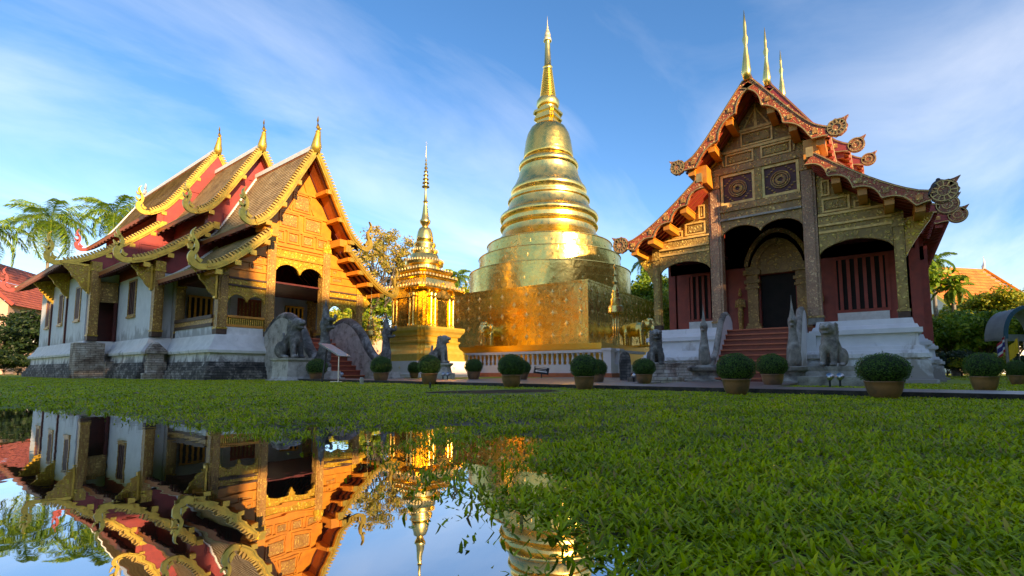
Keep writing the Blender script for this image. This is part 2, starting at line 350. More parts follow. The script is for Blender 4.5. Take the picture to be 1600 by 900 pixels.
def ell(mb, c, r, n=14, rot=None):
    rings = []
    for k in range(1, n):
        a = -math.pi/2+math.pi*k/n; rings.append([Vector((r[0]*math.cos(a)*math.cos(t), r[1]*math.cos(a)*math.sin(t), r[2]*math.sin(a))) for t in [2*math.pi*i/n for i in range(n)]])
    if rot is not None: rings = [[rot @ q for q in g] for g in rings]
    mb.loft([[q+Vector(c) for q in g] for g in rings])
def cap(mb, a, b, ra, rb, n=12):
    a = Vector(a); b = Vector(b); k = 6
    mb.tube([a+(b-a)*i/k for i in range(k+1)], [ra+(rb-ra)*i/k for i in range(k+1)], n); ell(mb, a, (ra,)*3, 10); ell(mb, b, (rb,)*3, 10)
def interp(pts, n):
    P = np.array(pts, float); L = np.r_[0, np.cumsum(np.linalg.norm(np.diff(P, axis=0), axis=1))]; t = np.linspace(0, L[-1], n)
    return [(float(np.interp(q, L, P[:, 0])), float(np.interp(q, L, P[:, 1]))) for q in t]
def smoothpath(pts, n):
    P = [np.array(p, float) for p in pts]; P = [2*P[0]-P[1]]+P+[2*P[-1]-P[-2]]; o = []
    for i in range(1, len(P)-2):
        for k in range(n):
            t = k/n; a, b, c, d = P[i-1], P[i], P[i+1], P[i+2]
            o.append(tuple(.5*((2*b)+(-a+c)*t+(2*a-5*b+4*c-d)*t*t+(-a+3*b-3*c+d)*t**3)))
    o.append(tuple(P[-2])); return o

# ------------------------------------------------------------------ ground, puddle, path
PUD = np.array([(0.85, 7.4), (1.25, 5.9), (1.42, 4.1), (1.39, 2.8), (1.45, 2.3), (1.38, 1.86), (1.24, 1.36), (1.08, 1.02), (1.10, .8), (.97, .62), (.84, .48), (.55, .3), (.0, .2), (-.8, -.3), (-2.4, 1), (-3.4, 4), (-2.8, 8.0), (-.9, 8.6)])
MARSH = [((2.0, 2.55), .42), ((2.6, 2.45), .32), ((2.95, 2.1), .26), ((2.35, 1.75), .35), ((1.8, 1.55), .45), ((1.45, 1.05), .3), ((1.75, 2.5), .4), ((1.95, 3.2), .35)]
def sdpoly(x, y, P):
    d = np.full(x.shape, 1e9); s = np.zeros(x.shape, bool); n = len(P)
    for i in range(n):
        a = P[i]; b = P[(i+1) % n]; ex, ey = b-a; t = np.clip(((x-a[0])*ex+(y-a[1])*ey)/(ex*ex+ey*ey), 0, 1)
        d = np.minimum(d, np.hypot(x-a[0]-t*ex, y-a[1]-t*ey))
        c = ((a[1] > y) != (b[1] > y)) & (x < (b[0]-a[0])*(y-a[1])/(b[1]-a[1]+1e-12)+a[0]); s ^= c
    return np.where(s, -d, d)
_nf = [(rng.normal(size=2)*f, rng.uniform(0, 6.28), 1/f**.8) for f in (1.2, 2.1, 2.9, 4.3, 5.8, 8.1, 11, 15) for _ in range(3)]
def gnoise(x, y): return sum(a*np.sin(k[0]*x+k[1]*y+p) for k, p, a in _nf)/sum(a for _, _, a in _nf)
GZ = .03
def ground_z(x, y):
    d = sdpoly(x, y, PUD)+np.where(np.hypot(x, y) < 1.8, .08, .2)*gnoise(x, y)
    z = np.interp(d, [-1.2, -.35, -.05, .08, .5, 1.6], [-.06, -.04, -.014, .0, .014, GZ])
    for (mx_, my_), r in MARSH:
        q = np.hypot(x-mx_, y-my_)/r; z = np.where(q < 1.6, z-np.where(np.hypot(x, y) < 1.75, .020, .036)*np.exp(-q*q*1.6), z)
    return z+.02*gnoise(x*1.7+3, y*1.7)*np.clip(np.exp(-(np.hypot(x, y)/6)**2), .05, 1)+np.where(d < .35, .010*gnoise(x*5, y*5+2), 0)
def build_ground():
    s = np.sinh(np.linspace(-6.3, 6.3, 420)); s = s/np.abs(s).max()
    g = np.sign(s)*np.abs(s); xs = 1.3+g*2500; ys = 2.0+g*2500
    X, Y = np.meshgrid(xs, ys); Z = ground_z(X, Y); n = len(xs)
    v = np.stack([X, Y, Z], -1).reshape(-1, 3); i = np.arange(n*n).reshape(n, n)
    f = np.stack([i[:-1, :-1], i[:-1, 1:], i[1:, 1:], i[1:, :-1]], -1).reshape(-1, 4)
    me = bpy.data.meshes.new('ground'); me.from_pydata(v.tolist(), [], f.tolist()); me.polygons.foreach_set('use_smooth', [True]*len(me.polygons))
    m, t, b = newmat('soil'); vv = tcoord(t)
    near = ramp(t, noise(t, vv, 9, 8, .65), [(.35, (.05, .036, .022)), (.6, (.11, .075, .045))])
    gr = ramp(t, noise(t, vv, 3.5, 9, .7), [(.3, (.16, .22, .004)), (.7, (.28, .34, .008))])
    gm = t.nodes.new('ShaderNodeNewGeometry'); ln = t.nodes.new('ShaderNodeVectorMath'); ln.operation = 'LENGTH'; t.links.new(gm.outputs['Position'], ln.inputs[0])
    mr = t.nodes.new('ShaderNodeMapRange'); mr.inputs[1].default_value = 4; mr.inputs[2].default_value = 11; t.links.new(ln.outputs['Value'], mr.inputs[0])
    t.links.new(mixc(t, mr.outputs[0], near, gr), b.inputs['Base Color']); b.inputs['Roughness'].default_value = .8
    bump(t, noise(t, vv, 25, 6), .5, .02, b); me.materials.append(m)
    o = bpy.data.objects.new('ground', me); COL.objects.link(o); tag(o, 'dark wet soil under the lawn of the temple court', kind='structure')
    # water
    m, t, b = newmat('puddle_water'); vv = tcoord(t)
    gl = t.nodes.new('ShaderNodeBsdfGlossy'); gl.inputs['Roughness'].default_value = .012; gl.inputs['Color'].default_value = (.95, .97, 1, 1)
    df = t.nodes.new('ShaderNodeBsdfDiffuse'); df.inputs[0].default_value = (.018, .014, .008, 1)
    fr = t.nodes.new('ShaderNodeFresnel'); fr.inputs[0].default_value = 2.3
    bn = t.nodes.new('ShaderNodeBump'); bn.inputs['Strength'].default_value = .05; bn.inputs['Distance'].default_value = .009
    t.links.new(noise(t, vv, 5, 2), bn.inputs['Height']); t.links.new(bn.outputs[0], gl.inputs['Normal'])
    mr = t.nodes.new('ShaderNodeMapRange'); mr.inputs[1].default_value = .1; mr.inputs[2].default_value = .7; mr.inputs[3].default_value = .40; mr.inputs[4].default_value = .86; t.links.new(fr.outputs[0], mr.inputs[0])
    ms = t.nodes.new('ShaderNodeMixShader'); t.links.new(mr.outputs[0], ms.inputs[0]); t.links.new(df.outputs[0], ms.inputs[1]); t.links.new(gl.outputs[0], ms.inputs[2])
    t.links.new(ms.outputs[0], [n for n in t.nodes if n.type == 'OUTPUT_MATERIAL'][0].inputs[0])
    w = MB(); w.add([(-5, -3, 0), (4.2, -3, 0), (4.2, 9.6, 0), (-5, 9.6, 0)], [(0, 1, 2, 3)])
    tag(w.build('puddle_water', m), 'still rain water of the puddle mirroring the halls', kind='structure')
build_ground()
def path_near(y): return 8.72+(y+3)*.054
m, t, b = newmat('paving'); v = tcoord(t)
bk = t.nodes.new('ShaderNodeTexBrick'); bk.inputs['Scale'].default_value = 1; bk.inputs['Brick Width'].default_value = .3; bk.inputs['Row Height'].default_value = .3; bk.inputs['Mortar Size'].default_value = .008
bk.inputs['Color1'].default_value = (.30, .20, .17, 1); bk.inputs['Color2'].default_value = (.22, .15, .13, 1); bk.inputs['Mortar'].default_value = (.08, .06, .05, 1); t.links.new(v, bk.inputs[0])
t.links.new(mixc(t, noise(t, v, 1.5, 6), bk.outputs[0], (.15, .13, .12)), b.inputs['Base Color']); b.inputs['Roughness'].default_value = .38; bump(t, noise(t, v, 20, 4), .2, .01, b); M['paving'] = m
M['kerb'] = stone('mossy_kerb', (.012, .012, .01), (.035, .03, .024), (.09, .075, .06), 6)
pb = MB()
ys = [-60, -3, 2, 8, 14, 19]
pb.prism([(path_near(y)+.1, y) for y in ys]+[(path_near(y)+1.75, y) for y in ys[::-1]], 0, 1)
# prism is in (u,z); lay it flat
pb.v = [(x, z, .005+.095*(y_)) for x, y_, z in pb.v]
pb.f = [f[::-1] for f in pb.f]
tag(pb.build('path', 'paving'), 'raised red brown paved walk along the lawn', kind='structure')
kb = MB(); kb.prism([(path_near(y), y) for y in ys]+[(path_near(y)+.1, y) for y in ys[::-1]], 0, 1); kb.v = [(x, z, .002+.102*(y_)) for x, y_, z in kb.v]; kb.f = [f[::-1] for f in kb.f]
tag(kb.build('kerb', 'kerb'), 'dark mossy kerb between lawn and walk', kind='structure')
p2 = MB(); p2.box((10.9, 1.9, 0), (17.3, 4.9, .07)); p2.box((11.2, 5.5, 0), (24.0, 14.5, .055)); p2.box((10.9, 14.8, 0), (14.6, 18.2, .066)); p2.box((10.9, 19.4, 0), (23, 20.6, .05))
tag(p2.build('forecourt_paving', 'paving'), 'low paved aprons leading to the stairs', kind='structure')

# ------------------------------------------------------------------ generic temple hall
def prof_up(za, ue, ze, n=14):
    base = smoothpath([(0, 0), (.29, .345), (.58, .69), (.8, .905), (1, 1)], 6)
    return [(a*ue, za-(za-ze)*b_) for a, b_ in interp(base, n)]
def prof_lo(us, zs, ue, ze, n=12):
    base = smoothpath([(0, 0), (.28, .36), (.56, .68), (.83, .92), (1, 1)], 6)
    return [(us+a*(ue-us), zs-(zs-ze)*b_) for a, b_ in interp(base, n)]
def zat(prof, u):
    return float(np.interp(u, [p[0] for p in prof], [p[1] for p in prof]))
def roof_slab(mb, prof, w0, w1, lift, thick, sgn, mi_tile=0, mi_soff=1):
    """stepped courses of tiles on top, boards below; prof from top to eave, (u,z)"""
    P = np.array(prof); seg = np.linalg.norm(np.diff(P, axis=0), axis=1); L = np.r_[0, np.cumsum(seg)]; n = max(4, int(L[-1]/.17))
    ts = np.linspace(0, L[-1], n+1); us = np.interp(ts, L, P[:, 0]); zs = np.interp(ts, L, P[:, 1])+lift
    nrm = []
    for i in range(n+1):
        a = max(i-1, 0); b_ = min(i+1, n); d = np.array([us[b_]-us[a], zs[b_]-zs[a]]); d /= np.linalg.norm(d); nrm.append((-d[1], d[0]))
    st = .035
    for i in range(n):
        a = (us[i], zs[i]); b_ = (us[i+1]+nrm[i+1][0]*st, zs[i+1]+nrm[i+1][1]*st); c = (us[i+1], zs[i+1])
        q = [(sgn*a[0], w0, a[1]), (sgn*a[0], w1, a[1]), (sgn*b_[0], w1, b_[1]), (sgn*b_[0], w0, b_[1])]
        if sgn < 0: q = q; order = (0, 3, 2, 1) if False else (0, 1, 2, 3)
        o = len(mb.v); mb.v += q; f = (0, 3, 2, 1) if sgn > 0 else (0, 1, 2, 3); mb.f.append(tuple(o+k for k in f)); mb.m.append(mi_tile)
        off = (i*37 % 7)*.031
        uvq = [(w0+off, i+.02), (w1+off, i+.02), (w1+off, i+.98), (w0+off, i+.98)]; mb.uv[len(mb.f)-1] = [uvq[k] for k in f]
        q = [(sgn*b_[0], w0, b_[1]), (sgn*b_[0], w1, b_[1]), (sgn*c[0], w1, c[1]), (sgn*c[0], w0, c[1])]
        o = len(mb.v); mb.v += q; mb.f.append(tuple(o+k for k in f)); mb.m.append(mi_tile); mb.uv[len(mb.f)-1] = [(w0, .01)]*4
    # underside and ends
    tl = [(sgn*(us[i]-nrm[i][0]*thick), zs[i]-nrm[i][1]*thick) for i in range(n+1)]; tp = [(sgn*us[i], zs[i]-.004) for i in range(n+1)]
    for i in range(n):
        q = [(tl[i][0], w0, tl[i][1]), (tl[i+1][0], w0, tl[i+1][1]), (tl[i+1][0], w1, tl[i+1][1]), (tl[i][0], w1, tl[i][1])]
        o = len(mb.v); mb.v += q; mb.f.append(tuple(o+k for k in ((0, 1, 2, 3) if sgn < 0 else (0, 3, 2, 1)))); mb.m.append(mi_soff)
        for w in (w0, w1):
            q = [(tp[i][0], w, tp[i][1]), (tp[i+1][0], w, tp[i+1][1]), (tl[i+1][0], w, tl[i+1][1]), (tl[i][0], w, tl[i][1])]
            o = len(mb.v); mb.v += q; mb.f.append((o, o+1, o+2, o+3)); mb.m.append(mi_soff)
    q = [(tp[n][0], w0, tp[n][1]+st), (tp[n][0], w1, tp[n][1]+st), (tl[n][0], w1, tl[n][1]-.05), (tl[n][0], w0, tl[n][1]-.05)]
    o = len(mb.v); mb.v += q; mb.f.append((o, o+1, o+2, o+3)); mb.m.append(mi_soff)
def rafters(mb, prof, w0, w1, sgn, drop, step=.42, mi=0, frac=(.1, .97)):
    w = w0+.2; P = interp(prof, 8)
    while w < w1-.05:
        for i in range(7):
            a = P[i]; b_ = P[i+1]; mb.beam((sgn*a[0], w, a[1]-drop), (sgn*b_[0], w, b_[1]-drop), .07, .09, mi)
        w += step
def chofa(parent, name, w, z, h, lean=-.1, mat_='gold_paint', bulb=True):
    mb = MB(); pts = [(0, w, z-.35), (0, w+.02, z), (0, w+lean*.2, z+h*.2), (0, w+lean*.9, z+h*.42), (0, w+lean*.7, z+h*.6), (0, w+lean*.2, z+h*.85), (0, w+lean*.45, z+h)]
    mb.tube(pts, [.17, .25, .18, .12, .10, .055, .006], 10)
    if bulb: mb.lathe([(.02, -.09), (.1, -.05), (.135, 0), (.1, .06), (.02, .1)], (0, w+lean*.85, z+h*.45), 10); mb.beam((0, w+lean*.8, z+h*.45), (0, w+lean*2.8, z+h*.52), .05, .07)
    return mb.build(name, mat_, parent, smooth=True)
def naga_tail(mb, u, z, sgn, w0, w1, s=1.0, mi=0):
    pts = [(0, 0), (.28, -.05), (.52, .08), (.60, .34), (.45, .62), (.42, .86), (.56, 1.12), (.60, 1.32), (.48, 1.52)]
    P = smoothpath([(u+sgn*a*s, z+b_*s) for a, b_ in pts], 5); n = len(P)
    wd = [float(np.interp(i/(n-1), [0, .25, .5, .62, .8, 1], [.24, .26, .20, .14, .11, .015]))*s for i in range(n)]
    mb.ribbon(P, wd, w0, w1, mi)
    mb.ribbon([(u+sgn*.22*s, z+.16*s), (u+sgn*.38*s, z+.26*s), (u+sgn*.40*s, z+.44*s)], [.16*s, .14*s, .02], w0-.02, w1+.02, mi)
    mb.ribbon([(u+sgn*.50*s, z+.60*s), (u+sgn*.66*s, z+.66*s), (u+sgn*.74*s, z+.80*s)], [.16*s, .1*s, .01], w0, w1, mi)
    mb.ribbon([(u+sgn*.50*s, z+.98*s), (u+sgn*.66*s, z+.98*s), (u+sgn*.72*s, z+1.1*s)], [.12*s, .08*s, .01], w0, w1, mi)
def curl_disc(mb, u, z, sgn, w0, w1, r, mi=0, mi2=1, rosette=True):
    n = 26; poly = []
    for i in range(n):
        a = 2*math.pi*i/n; rr = r*(1+(.05*math.cos(11*a) if rosette else 0)); poly.append((u+sgn*rr*math.cos(a), z+rr*math.sin(a)))
    mb.prism(poly, w0, w1, mi)
    mb.ribbon([(u+sgn*r*.35, z+r*.62), (u+sgn*r*.78, z+r*.82), (u+sgn*r*1.12, z+r*1.12)], [r*.6, r*.36, .01], w0, w1, mi)
    for k in (.88, .42):
        pts = [(u+k*r*math.cos(a), z+k*r*math.sin(a)) for a in [2*math.pi*i/20 for i in range(21)]]; mb.ribbon(pts, [.028]*21, w0-.025, w0, mi2)
    if rosette:
        for i in range(12):
            a = 2*math.pi*i/12; mb.ribbon([(u+.45*r*math.cos(a), z+.45*r*math.sin(a)), (u+.84*r*math.cos(a), z+.84*r*math.sin(a))], [.02, .045], w0-.02, w0, mi2)
def barge(root, name, up, lo, w, style, mats, teeth=True, tails=True, rear=False, scal=(3, 4)):
    """gable boards of one roof tier: two upper boards and two lower boards, each its own mesh"""
    th = .13; w0, w1 = (w, w+th)
    for half, prof in (('up', up), ('lo', lo)):
        for sgn in (-1, 1):
            mb = MB(); P = interp(prof, 40 if style == 'naga' else 60); Q = [(sgn*a, z) for a, z in P]
            if style == 'naga':
                wid = [.24]*len(Q); mb.ribbon(Q, wid, w0, w1, 0); mb.ribbon(Q, [.07]*len(Q), w0-.05, w0, 0)
                if teeth:
                    L = interp(prof, int(sum(math.dist(P[i], P[i+1]) for i in range(len(P)-1))/.15))
                    for i in range(1, len(L)-1):
                        d = np.array(L[i+1])-np.array(L[i-1]); d /= np.linalg.norm(d); nn = np.array([-d[1], d[0]]); c0 = np.array(L[i])+nn*.12; c1 = np.array(L[i])+nn*.27+d*.05
                        mb.ribbon([(sgn*c0[0], c0[1]), (sgn*c1[0], c1[1])], [.10, .05], w0-.01, w1+.03, 1)
                if half == 'lo': mb.box((sgn*prof[0][0]-.14, w0-.06, prof[0][1]-.26), (sgn*prof[0][0]+.14, w1+.02, prof[0][1]+.10), 0)
                if tails:
                    e = prof[-1]; naga_tail(mb, sgn*e[0], e[1]+.02, sgn, w0, w1, 1.0 if half == 'lo' else .98)
            else:
                k = scal[0] if half == 'up' else scal[1]; n = len(Q)
                wid = []
                for i in range(n):
                    f_ = (i/(n-1)*(k+.35)) % 1.0; arch = 4*f_*(1-f_); bt = .30-.20*arch
                    wid.append((.20, bt) if sgn > 0 else (bt, .20))
                mb.ribbon(Q, wid, w0, w1, 0)
                T = [( .17, -.145) if sgn > 0 else (-.145, .17)]*n; mb.ribbon(Q, T, w0-.03, w0, 1)
                W2 = [(-(b_-.04) if sgn > 0 else b__, b_ if sgn > 0 else -(b__-.04)) for (b__, b_) in wid]
                mb.ribbon(Q, [((-(x[1]-.035)), x[1]) if sgn > 0 else (x[0], -(x[0]-.035)) for x in wid], w0-.03, w0, 1)
                for j in range(1, k+1):
                    q = Q[min(n-1, int(j/(k+.35)*(n-1)))]; mb.box((q[0]-.08, w0-.032, q[1]-.12), (q[0]+.08, w0, q[1]+.04), 3)
                if half == 'lo': mb.ribbon([(sgn*(prof[0][0]-.02), prof[0][1]+.02), (sgn*(prof[0][0]-.02), prof[0][1]+.35)], [.2, .2], w0-.02, w1, 1)
                if tails:
                    e = prof[-1]; r = .29 if half == 'up' else .34; curl_disc(mb, sgn*(e[0]+r*.75), e[1]+r*.35, sgn, w0, w1, r, 2, 1, not rear)
            mb.build(name, mats, root)
def panelled(mb, u0, u1, z0, z1, w, fr=.07, mi=0, mi2=1, deep=.05):
    mb.box((u0, w-deep, z0), (u1, w, z0+fr), mi); mb.box((u0, w-deep, z1-fr), (u1, w, z1), mi)
    mb.box((u0, w-deep+.002, z0+fr), (u0+fr, w, z1-fr), mi); mb.box((u1-fr, w-deep+.002, z0+fr), (u1, w, z1-fr), mi)
    g = fr*1.9; mb.box((u0+g, w-deep*.6, z0+g), (u1-g, w, z1-g), mi2)
def valance(u0, u1, ztop, zside, zpeak, zpend, arches=2, n=12):
    """board with a scalloped lower edge"""
    pts = [(u1, ztop), (u0, ztop)]; L = (u1-u0)/arches
    for k in range(arches):
        a = u0+k*L; b_ = a+L; za = zside if k == 0 else zpend; zb = zside if k == arches-1 else zpend
        for i in range(n+1):
            f_ = i/n; s = math.sin(math.pi*f_)**.6; base = za+(zb-za)*f_; z = base+(zpeak-base)*s
            if i == 0 and k > 0: continue
            pts.append((a+(b_-a)*f_, z))
    return pts
def base_mould(mb, rect, steps, mi=0):
    (u0, u1, w0, w1) = rect
    rings = []
    for z, o in steps: rings.append([(u0-o, w0-o, z), (u1+o, w0-o, z), (u1+o, w1+o, z), (u0-o, w1+o, z)])
    mb.loft(rings, mi)
def body_poly(hw, z0, up, lo, drop):
    """cross-section of the hall body under its roof"""
    r = [(hw, z0), (hw, zat(lo, hw)-drop)]
    for u, z in lo[::-1]:
        if u < hw-.1: r.append((u, z-drop))
    zu = zat(up, lo[0][0])-drop; r.append((lo[0][0], max(zu, lo[0][1]-drop+.05)))
    for u, z in up[::-1]:
        if u < lo[0][0]-.05: r.append((u, z-drop))
    l = [(-u, z) for u, z in r[:-1][::-1]]
    return r+l

# ================================================================== LEFT HALL
HL = thing('temple_hall', 'white-walled temple hall with an orange carved gable and three stepped roofs', 'temple hall', (12.44, 22.7, 0), 0, 'teak temple halls')
LT = [dict(w=-1.1, wall=0, end=5.1, up=prof_up(11.2, 2.72, 6.92), lo=prof_lo(1.9, 6.75, 4.55, 4.62), hw=3.69),
      dict(w=4.58, wall=5.2, end=11.2, up=prof_up(12.9, 3.03, 8.5), lo=prof_lo(2.16, 8.05, 5.6, 5.5), hw=4.62),
      dict(w=10.65, wall=10.7, end=24.8, up=prof_up(14.4, 3.4, 9.55), lo=prof_lo(2.7, 9.1, 7.0, 5.98), hw=5.86)]
for i, T in enumerate(LT):
    rf = MB(); we = T['end']
    for sgn in (-1, 1):
        roof_slab(rf, T['up'], T['w']+.13, we, .13, .13, sgn); roof_slab(rf, T['lo'], T['w']+.13, we, .13, .13, sgn)
    for sgn in (-1, 1): rafters(rf, T['lo'], T['w']+.15, we, sgn, .12, .38, 2); rafters(rf, T['up'], T['w']+.15, we, sgn, .12, .8, 2)
    for sgn in (-1, 1):
        for pf in (T['up'], T['lo']): rf.ribbon([(sgn*a, z+.20) for a, z in pf], [.10]*len(pf), we-.16, we+.02, 3)
    ro = rf.build('roof', ['tile', 'soffit', 'red_dark', 'white'], HL)
    rd = MB(); rd.box((-.13, T['w']+.1, T['up'][0][1]+.1), (.13, we, T['up'][0][1]+.32)); rd.build('ridge', 'white', ro)
    barge(HL, 'bargeboard', T['up'], T['lo'], T['w'], 'naga', ['gold_paint', 'gold_tooth'])
    chofa(HL, 'roof_finial', T['w']+.05, T['up'][0][1]+.25, 1.55, -.12)
    # beam ends between wall and bargeboard
    for sgn in (-1, 1):
        for pf, fr_ in ((T['up'], (.34, .62, .86)), (T['lo'], (.12, .36, .6, .86))):
            for f_ in fr_:
                P = interp(pf, 51); u, z = P[int(f_*50)]; bm = MB()
                bm.box((sgn*u-.15, T['w']+.14, z-.36), (sgn*u+.15, T['wall']+.02, z-.17), 0); bm.box((sgn*u-.13, T['w']-.0+.02, z-.40), (sgn*u+.13, T['w']+.139, z-.19), 1)
                bm.build('beam', ['wood_orange' if i == 0 else 'red_wall', 'gold_paint'], HL)
    # strut block under the upper board end
    for sgn in (-1, 1):
        u = T['lo'][0][0]; b2 = MB(); b2.box((sgn*u-.32, T['w']+.25, T['lo'][0][1]+.06), (sgn*u+.32, T['wall']+.05, T['up'][-1][1]+.25)); b2.build('corbel', 'wood_orange' if i == 0 else 'red_wall', HL)
T = LT[2]
barge(HL, 'rear_bargeboard', T['up'], T['lo'], T['end'], 'naga', ['maroon', 'maroon'], teeth=False)
chofa(HL, 'roof_finial', T['end']-.05, T['up'][0][1]+.25, 1.2, .1, 'stone_light')
# walls of the second and third sections
for i in (1, 2):
    T = LT[i]; wb = MB(); wend = (10.7 if i == 1 else 22.7)
    poly = body_poly(T['hw']-.02, 5.2 if i == 1 else 5.7, T['up'], T['lo'], .05)
    wb.prism(poly, T['wall'], wend, 0); gw = wb.build('gable_wall', 'maroon', HL)
    pn = MB(); w = T['wall']
    for zz0, zz1 in ((5.45, 6.5), (6.65, 7.7), (7.9, 8.9), (9.1, 10.1), (10.3, 11.2)):
        for k in range(-5, 6):
            ua, ub = k*1.1-.5, k*1.1+.5; um = max(abs(ua), abs(ub))
            zc = zat(T['lo'], um) if um > T['lo'][0][0] else zat(T['up'], um)
            if um < T['hw'] and zz1 < zc-.25: panelled(pn, ua, ub, zz0+(.3 if i == 2 else 0), zz1+(.3 if i == 2 else 0) if zz1+.3 < zc-.1 else zz1, w, .06, 0, 0)
    pn.build('panel', 'maroon', gw)
    pl = MB(); h = T['hw']; zt = 5.25 if i == 1 else 5.75
    if i == 1:
        # front wall of the nave, seen inside the porch, with its doorway
        pl.box((-h, 5.2, 1.9), (-.85, 5.5, zt)); pl.box((.85, 5.2, 1.9), (h, 5.5, zt)); pl.box((-.85, 5.2, 4.4), (.85, 5.5, zt)); pl.box((-h, 5.5, 1.9), (-h+.3, 10.7, zt)); pl.box((h-.3, 5.5, 1.9), (h, 10.7, zt)); pl.box((-h, 10.4, 2), (h, 10.69, zt))
    else:
        pl.box((-h+.0, 11.0, 1.9), (-h+.3, 22.7, zt)); pl.box((h-.3, 11.0, 1.9), (h, 22.7, zt)); pl.box((-h+.3, 22.4, 1.9), (h-.3, 22.7, zt)); pl.box((-h+1.35, 10.7, 1.9), (h-1.35, 11.0, zt)); pl.box((-h, 10.7, 4.5), (-h+1.35, 11.0, zt)); pl.box((h-1.35, 10.7, 4.5), (h, 11.0, zt))
        dk = MB(); dk.box((-h+.35, 11.4, 1.95), (-h+1.6, 11.6, 4.5)); dk.build('door', 'red_dark', HL)
    pl.build('wall', 'plaster', HL)
def lwindow(u, w0, w1, z0, z1, sgn=-1):
    f = MB(); t_ = .09
    a, b_ = (u-.05, u+.03)
    f.box((a, w0, z0), (b_, w1, z0+t_)); f.box((a, w0, z1-t_), (b_, w1, z1)); f.box((a, w0, z0+t_), (b_, w0+t_, z1-t_)); f.box((a, w1-t_, z0+t_), (b_, w1, z1-t_)); f.box((a-.04, w0-.05, z0-.1), (b_, w1+.05, z0))
    fo = f.build('window', 'gold_fine', HL); g = MB(); g.box((u-.012, w0+t_, z0+t_), (u+.02, w1-t_, z1-t_), 0)
    n = 4
    for k in range(n):
        c = w0+t_+(k+.5)*(w1-w0-2*t_)/n; g.box((u-.04, c-.045, z0+t_), (u-.013, c+.045, z1-t_), 1)
    g.build('bars', ['dark', 'red_dark'], fo)
lwindow(-4.62, 7.4, 8.62, 3.22, 5.1)
for w0, w1 in ((12.1, 13.25), (16.15, 17.3), (19.8, 20.97)): lwindow(-5.86, w0, w1, 3.18, 5.08)
# thin pilaster strips and gold brackets
def bracket(u, w, ztop, out, drop, sgn, wd=.14):
    mb = MB(); poly = [(u, ztop), (u+sgn*out, ztop), (u+sgn*out*.92, ztop-.12)]
    for i in range(1, 10):
        f_ = i/10; poly.append((u+sgn*out*(.92*(1-f_)**.9)+sgn*.03*math.sin(f_*19), ztop-.12-(drop-.12)*f_))
    poly.append((u, ztop-drop)); mb.prism(poly, w, w+wd, 0)
    mb.ribbon([(u+sgn*.05, ztop-drop*.97), (u+sgn*.05, ztop-.05)], [.09, .09], w-.03, w+wd+.03, 1); mb.box((min(u, u+sgn*out), w-.03, ztop-.1), (max(u, u+sgn*out), w+wd+.03, ztop-.002), 1)
    return mb.build('bracket', ['gold_carved', 'gold_paint'], HL)
bracket(-3.69, .1, 4.95, 1.1, 1.45, -1); bracket(3.69, .1, 4.9, 1.0, 1.4, 1)
bracket(-4.62, 5.15, 5.55, .95, 1.3, -1); bracket(-5.86, 10.6, 6.05, 1.2, 1.6, -1)
for w in (15.1, 19.2): bracket(-5.86, w, 6.1, 1.1, 1.5, -1); q = MB(); q.box((-5.95, w+.0, 2.0), (-5.861, w+.14, 4.7)); q.build('pilaster', 'red_dark', HL)
def column(u, w, z0, z1, sz=.42, mat_='gold_fine', root=HL, cap_='gold_carved', foot='wood_dark'):
    mb = MB(); h = sz/2
    mb.box((u-h, w, z0), (u+h, w+sz, z0+.22), 2); mb.box((u-h+.015, w+.015, z0+.22), (u+h-.015, w+sz-.015, z1-.5), 0)
    mb.box((u-h*.55, w-.03, z0+.3), (u+h*.55, w+.014, z1-.6), 0)
    mb.box((u-h-.02, w-.02, z1-.5), (u+h+.02, w+sz+.02, z1-.42), 1); mb.box((u-h, w, z1-.42), (u+h, w+sz, z1), 1)
    mb.box((u-h-.02, w-.02, z0+.23), (u+h+.02, w+sz+.02, z0+.30), 1)
    return mb.build('column', [mat_, cap_, foot], root)
for s in (-1, 1):
    column(s*1.42, 0, 2.0, 7.0, .44, 'gold_fine'); column(s*3.47, 0, 2.0, 5.1, .42, 'gold_fine')
    column(s*3.5, 4.72, 2.0, 5.0, .4, 'wood_fine'); column(s*4.42, 4.78, 2.05, 5.7, .42, 'gold_fine'); column(s*5.66, 10.28, 2.0, 6.2, .42, 'gold_fine')
# side entrance of the third section
q = MB(); q.box((-5.45, 10.55, 4.1), (-4.63, 10.72, 5.2)); panelled(q, -5.42, -4.66, 4.3, 5.1, 10.55, .08, 0, 0); q.build('door_frieze', 'wood_fine', HL)
q = MB(); q.box((-4.78, 10.5, 2.0), (-4.63, 10.69, 4.1)); q.build('door_post', 'red_dark', HL)
# front pediment of the porch
T = LT[0]; pdm = MB(); poly = [(1.66, 6.25), (1.66, zat(T['up'], 1.66)-.1)]+[(u, z-.1) for u, z in T['up'][::-1] if u < 1.6]
poly += [(-u, z) for u, z in poly[::-1][1:]]
pdm.prism(poly, .12, .3, 0); po = pdm.build('pediment', 'wood_orange', HL)
pn = MB()
for z0, z1, us in ((6.62, 7.22, (-1.15, -.38, .38, 1.15)), (7.36, 8.16, (-.62, .62)), (8.32, 9.25, (0,))):
    hwid = {4: .33, 2: .5, 1: .48}[len(us)]
    for u in us:
        zc = zat(T['up'], abs(u)+hwid); 
        if z1 < zc+.1: panelled(pn, u-hwid, u+hwid, z0, z1, .12, .07, 0, 1, .07)
for z in (6.45, 7.27, 8.22, 9.32):
    hw = float(np.interp(z, [p[1] for p in T['up'][::-1]], [p[0] for p in T['up'][::-1]]))-.1; hw = min(hw, 1.66); pn.box((-hw, .04, z-.05), (hw, .12, z+.06), 0)
pn.ribbon([(-.62, 8.35), (0, 9.95), (.62, 8.35)], [.07]*3, .05, .12, 0)
pn.build('panel', ['wood_orange', 'gold_fine'], po)
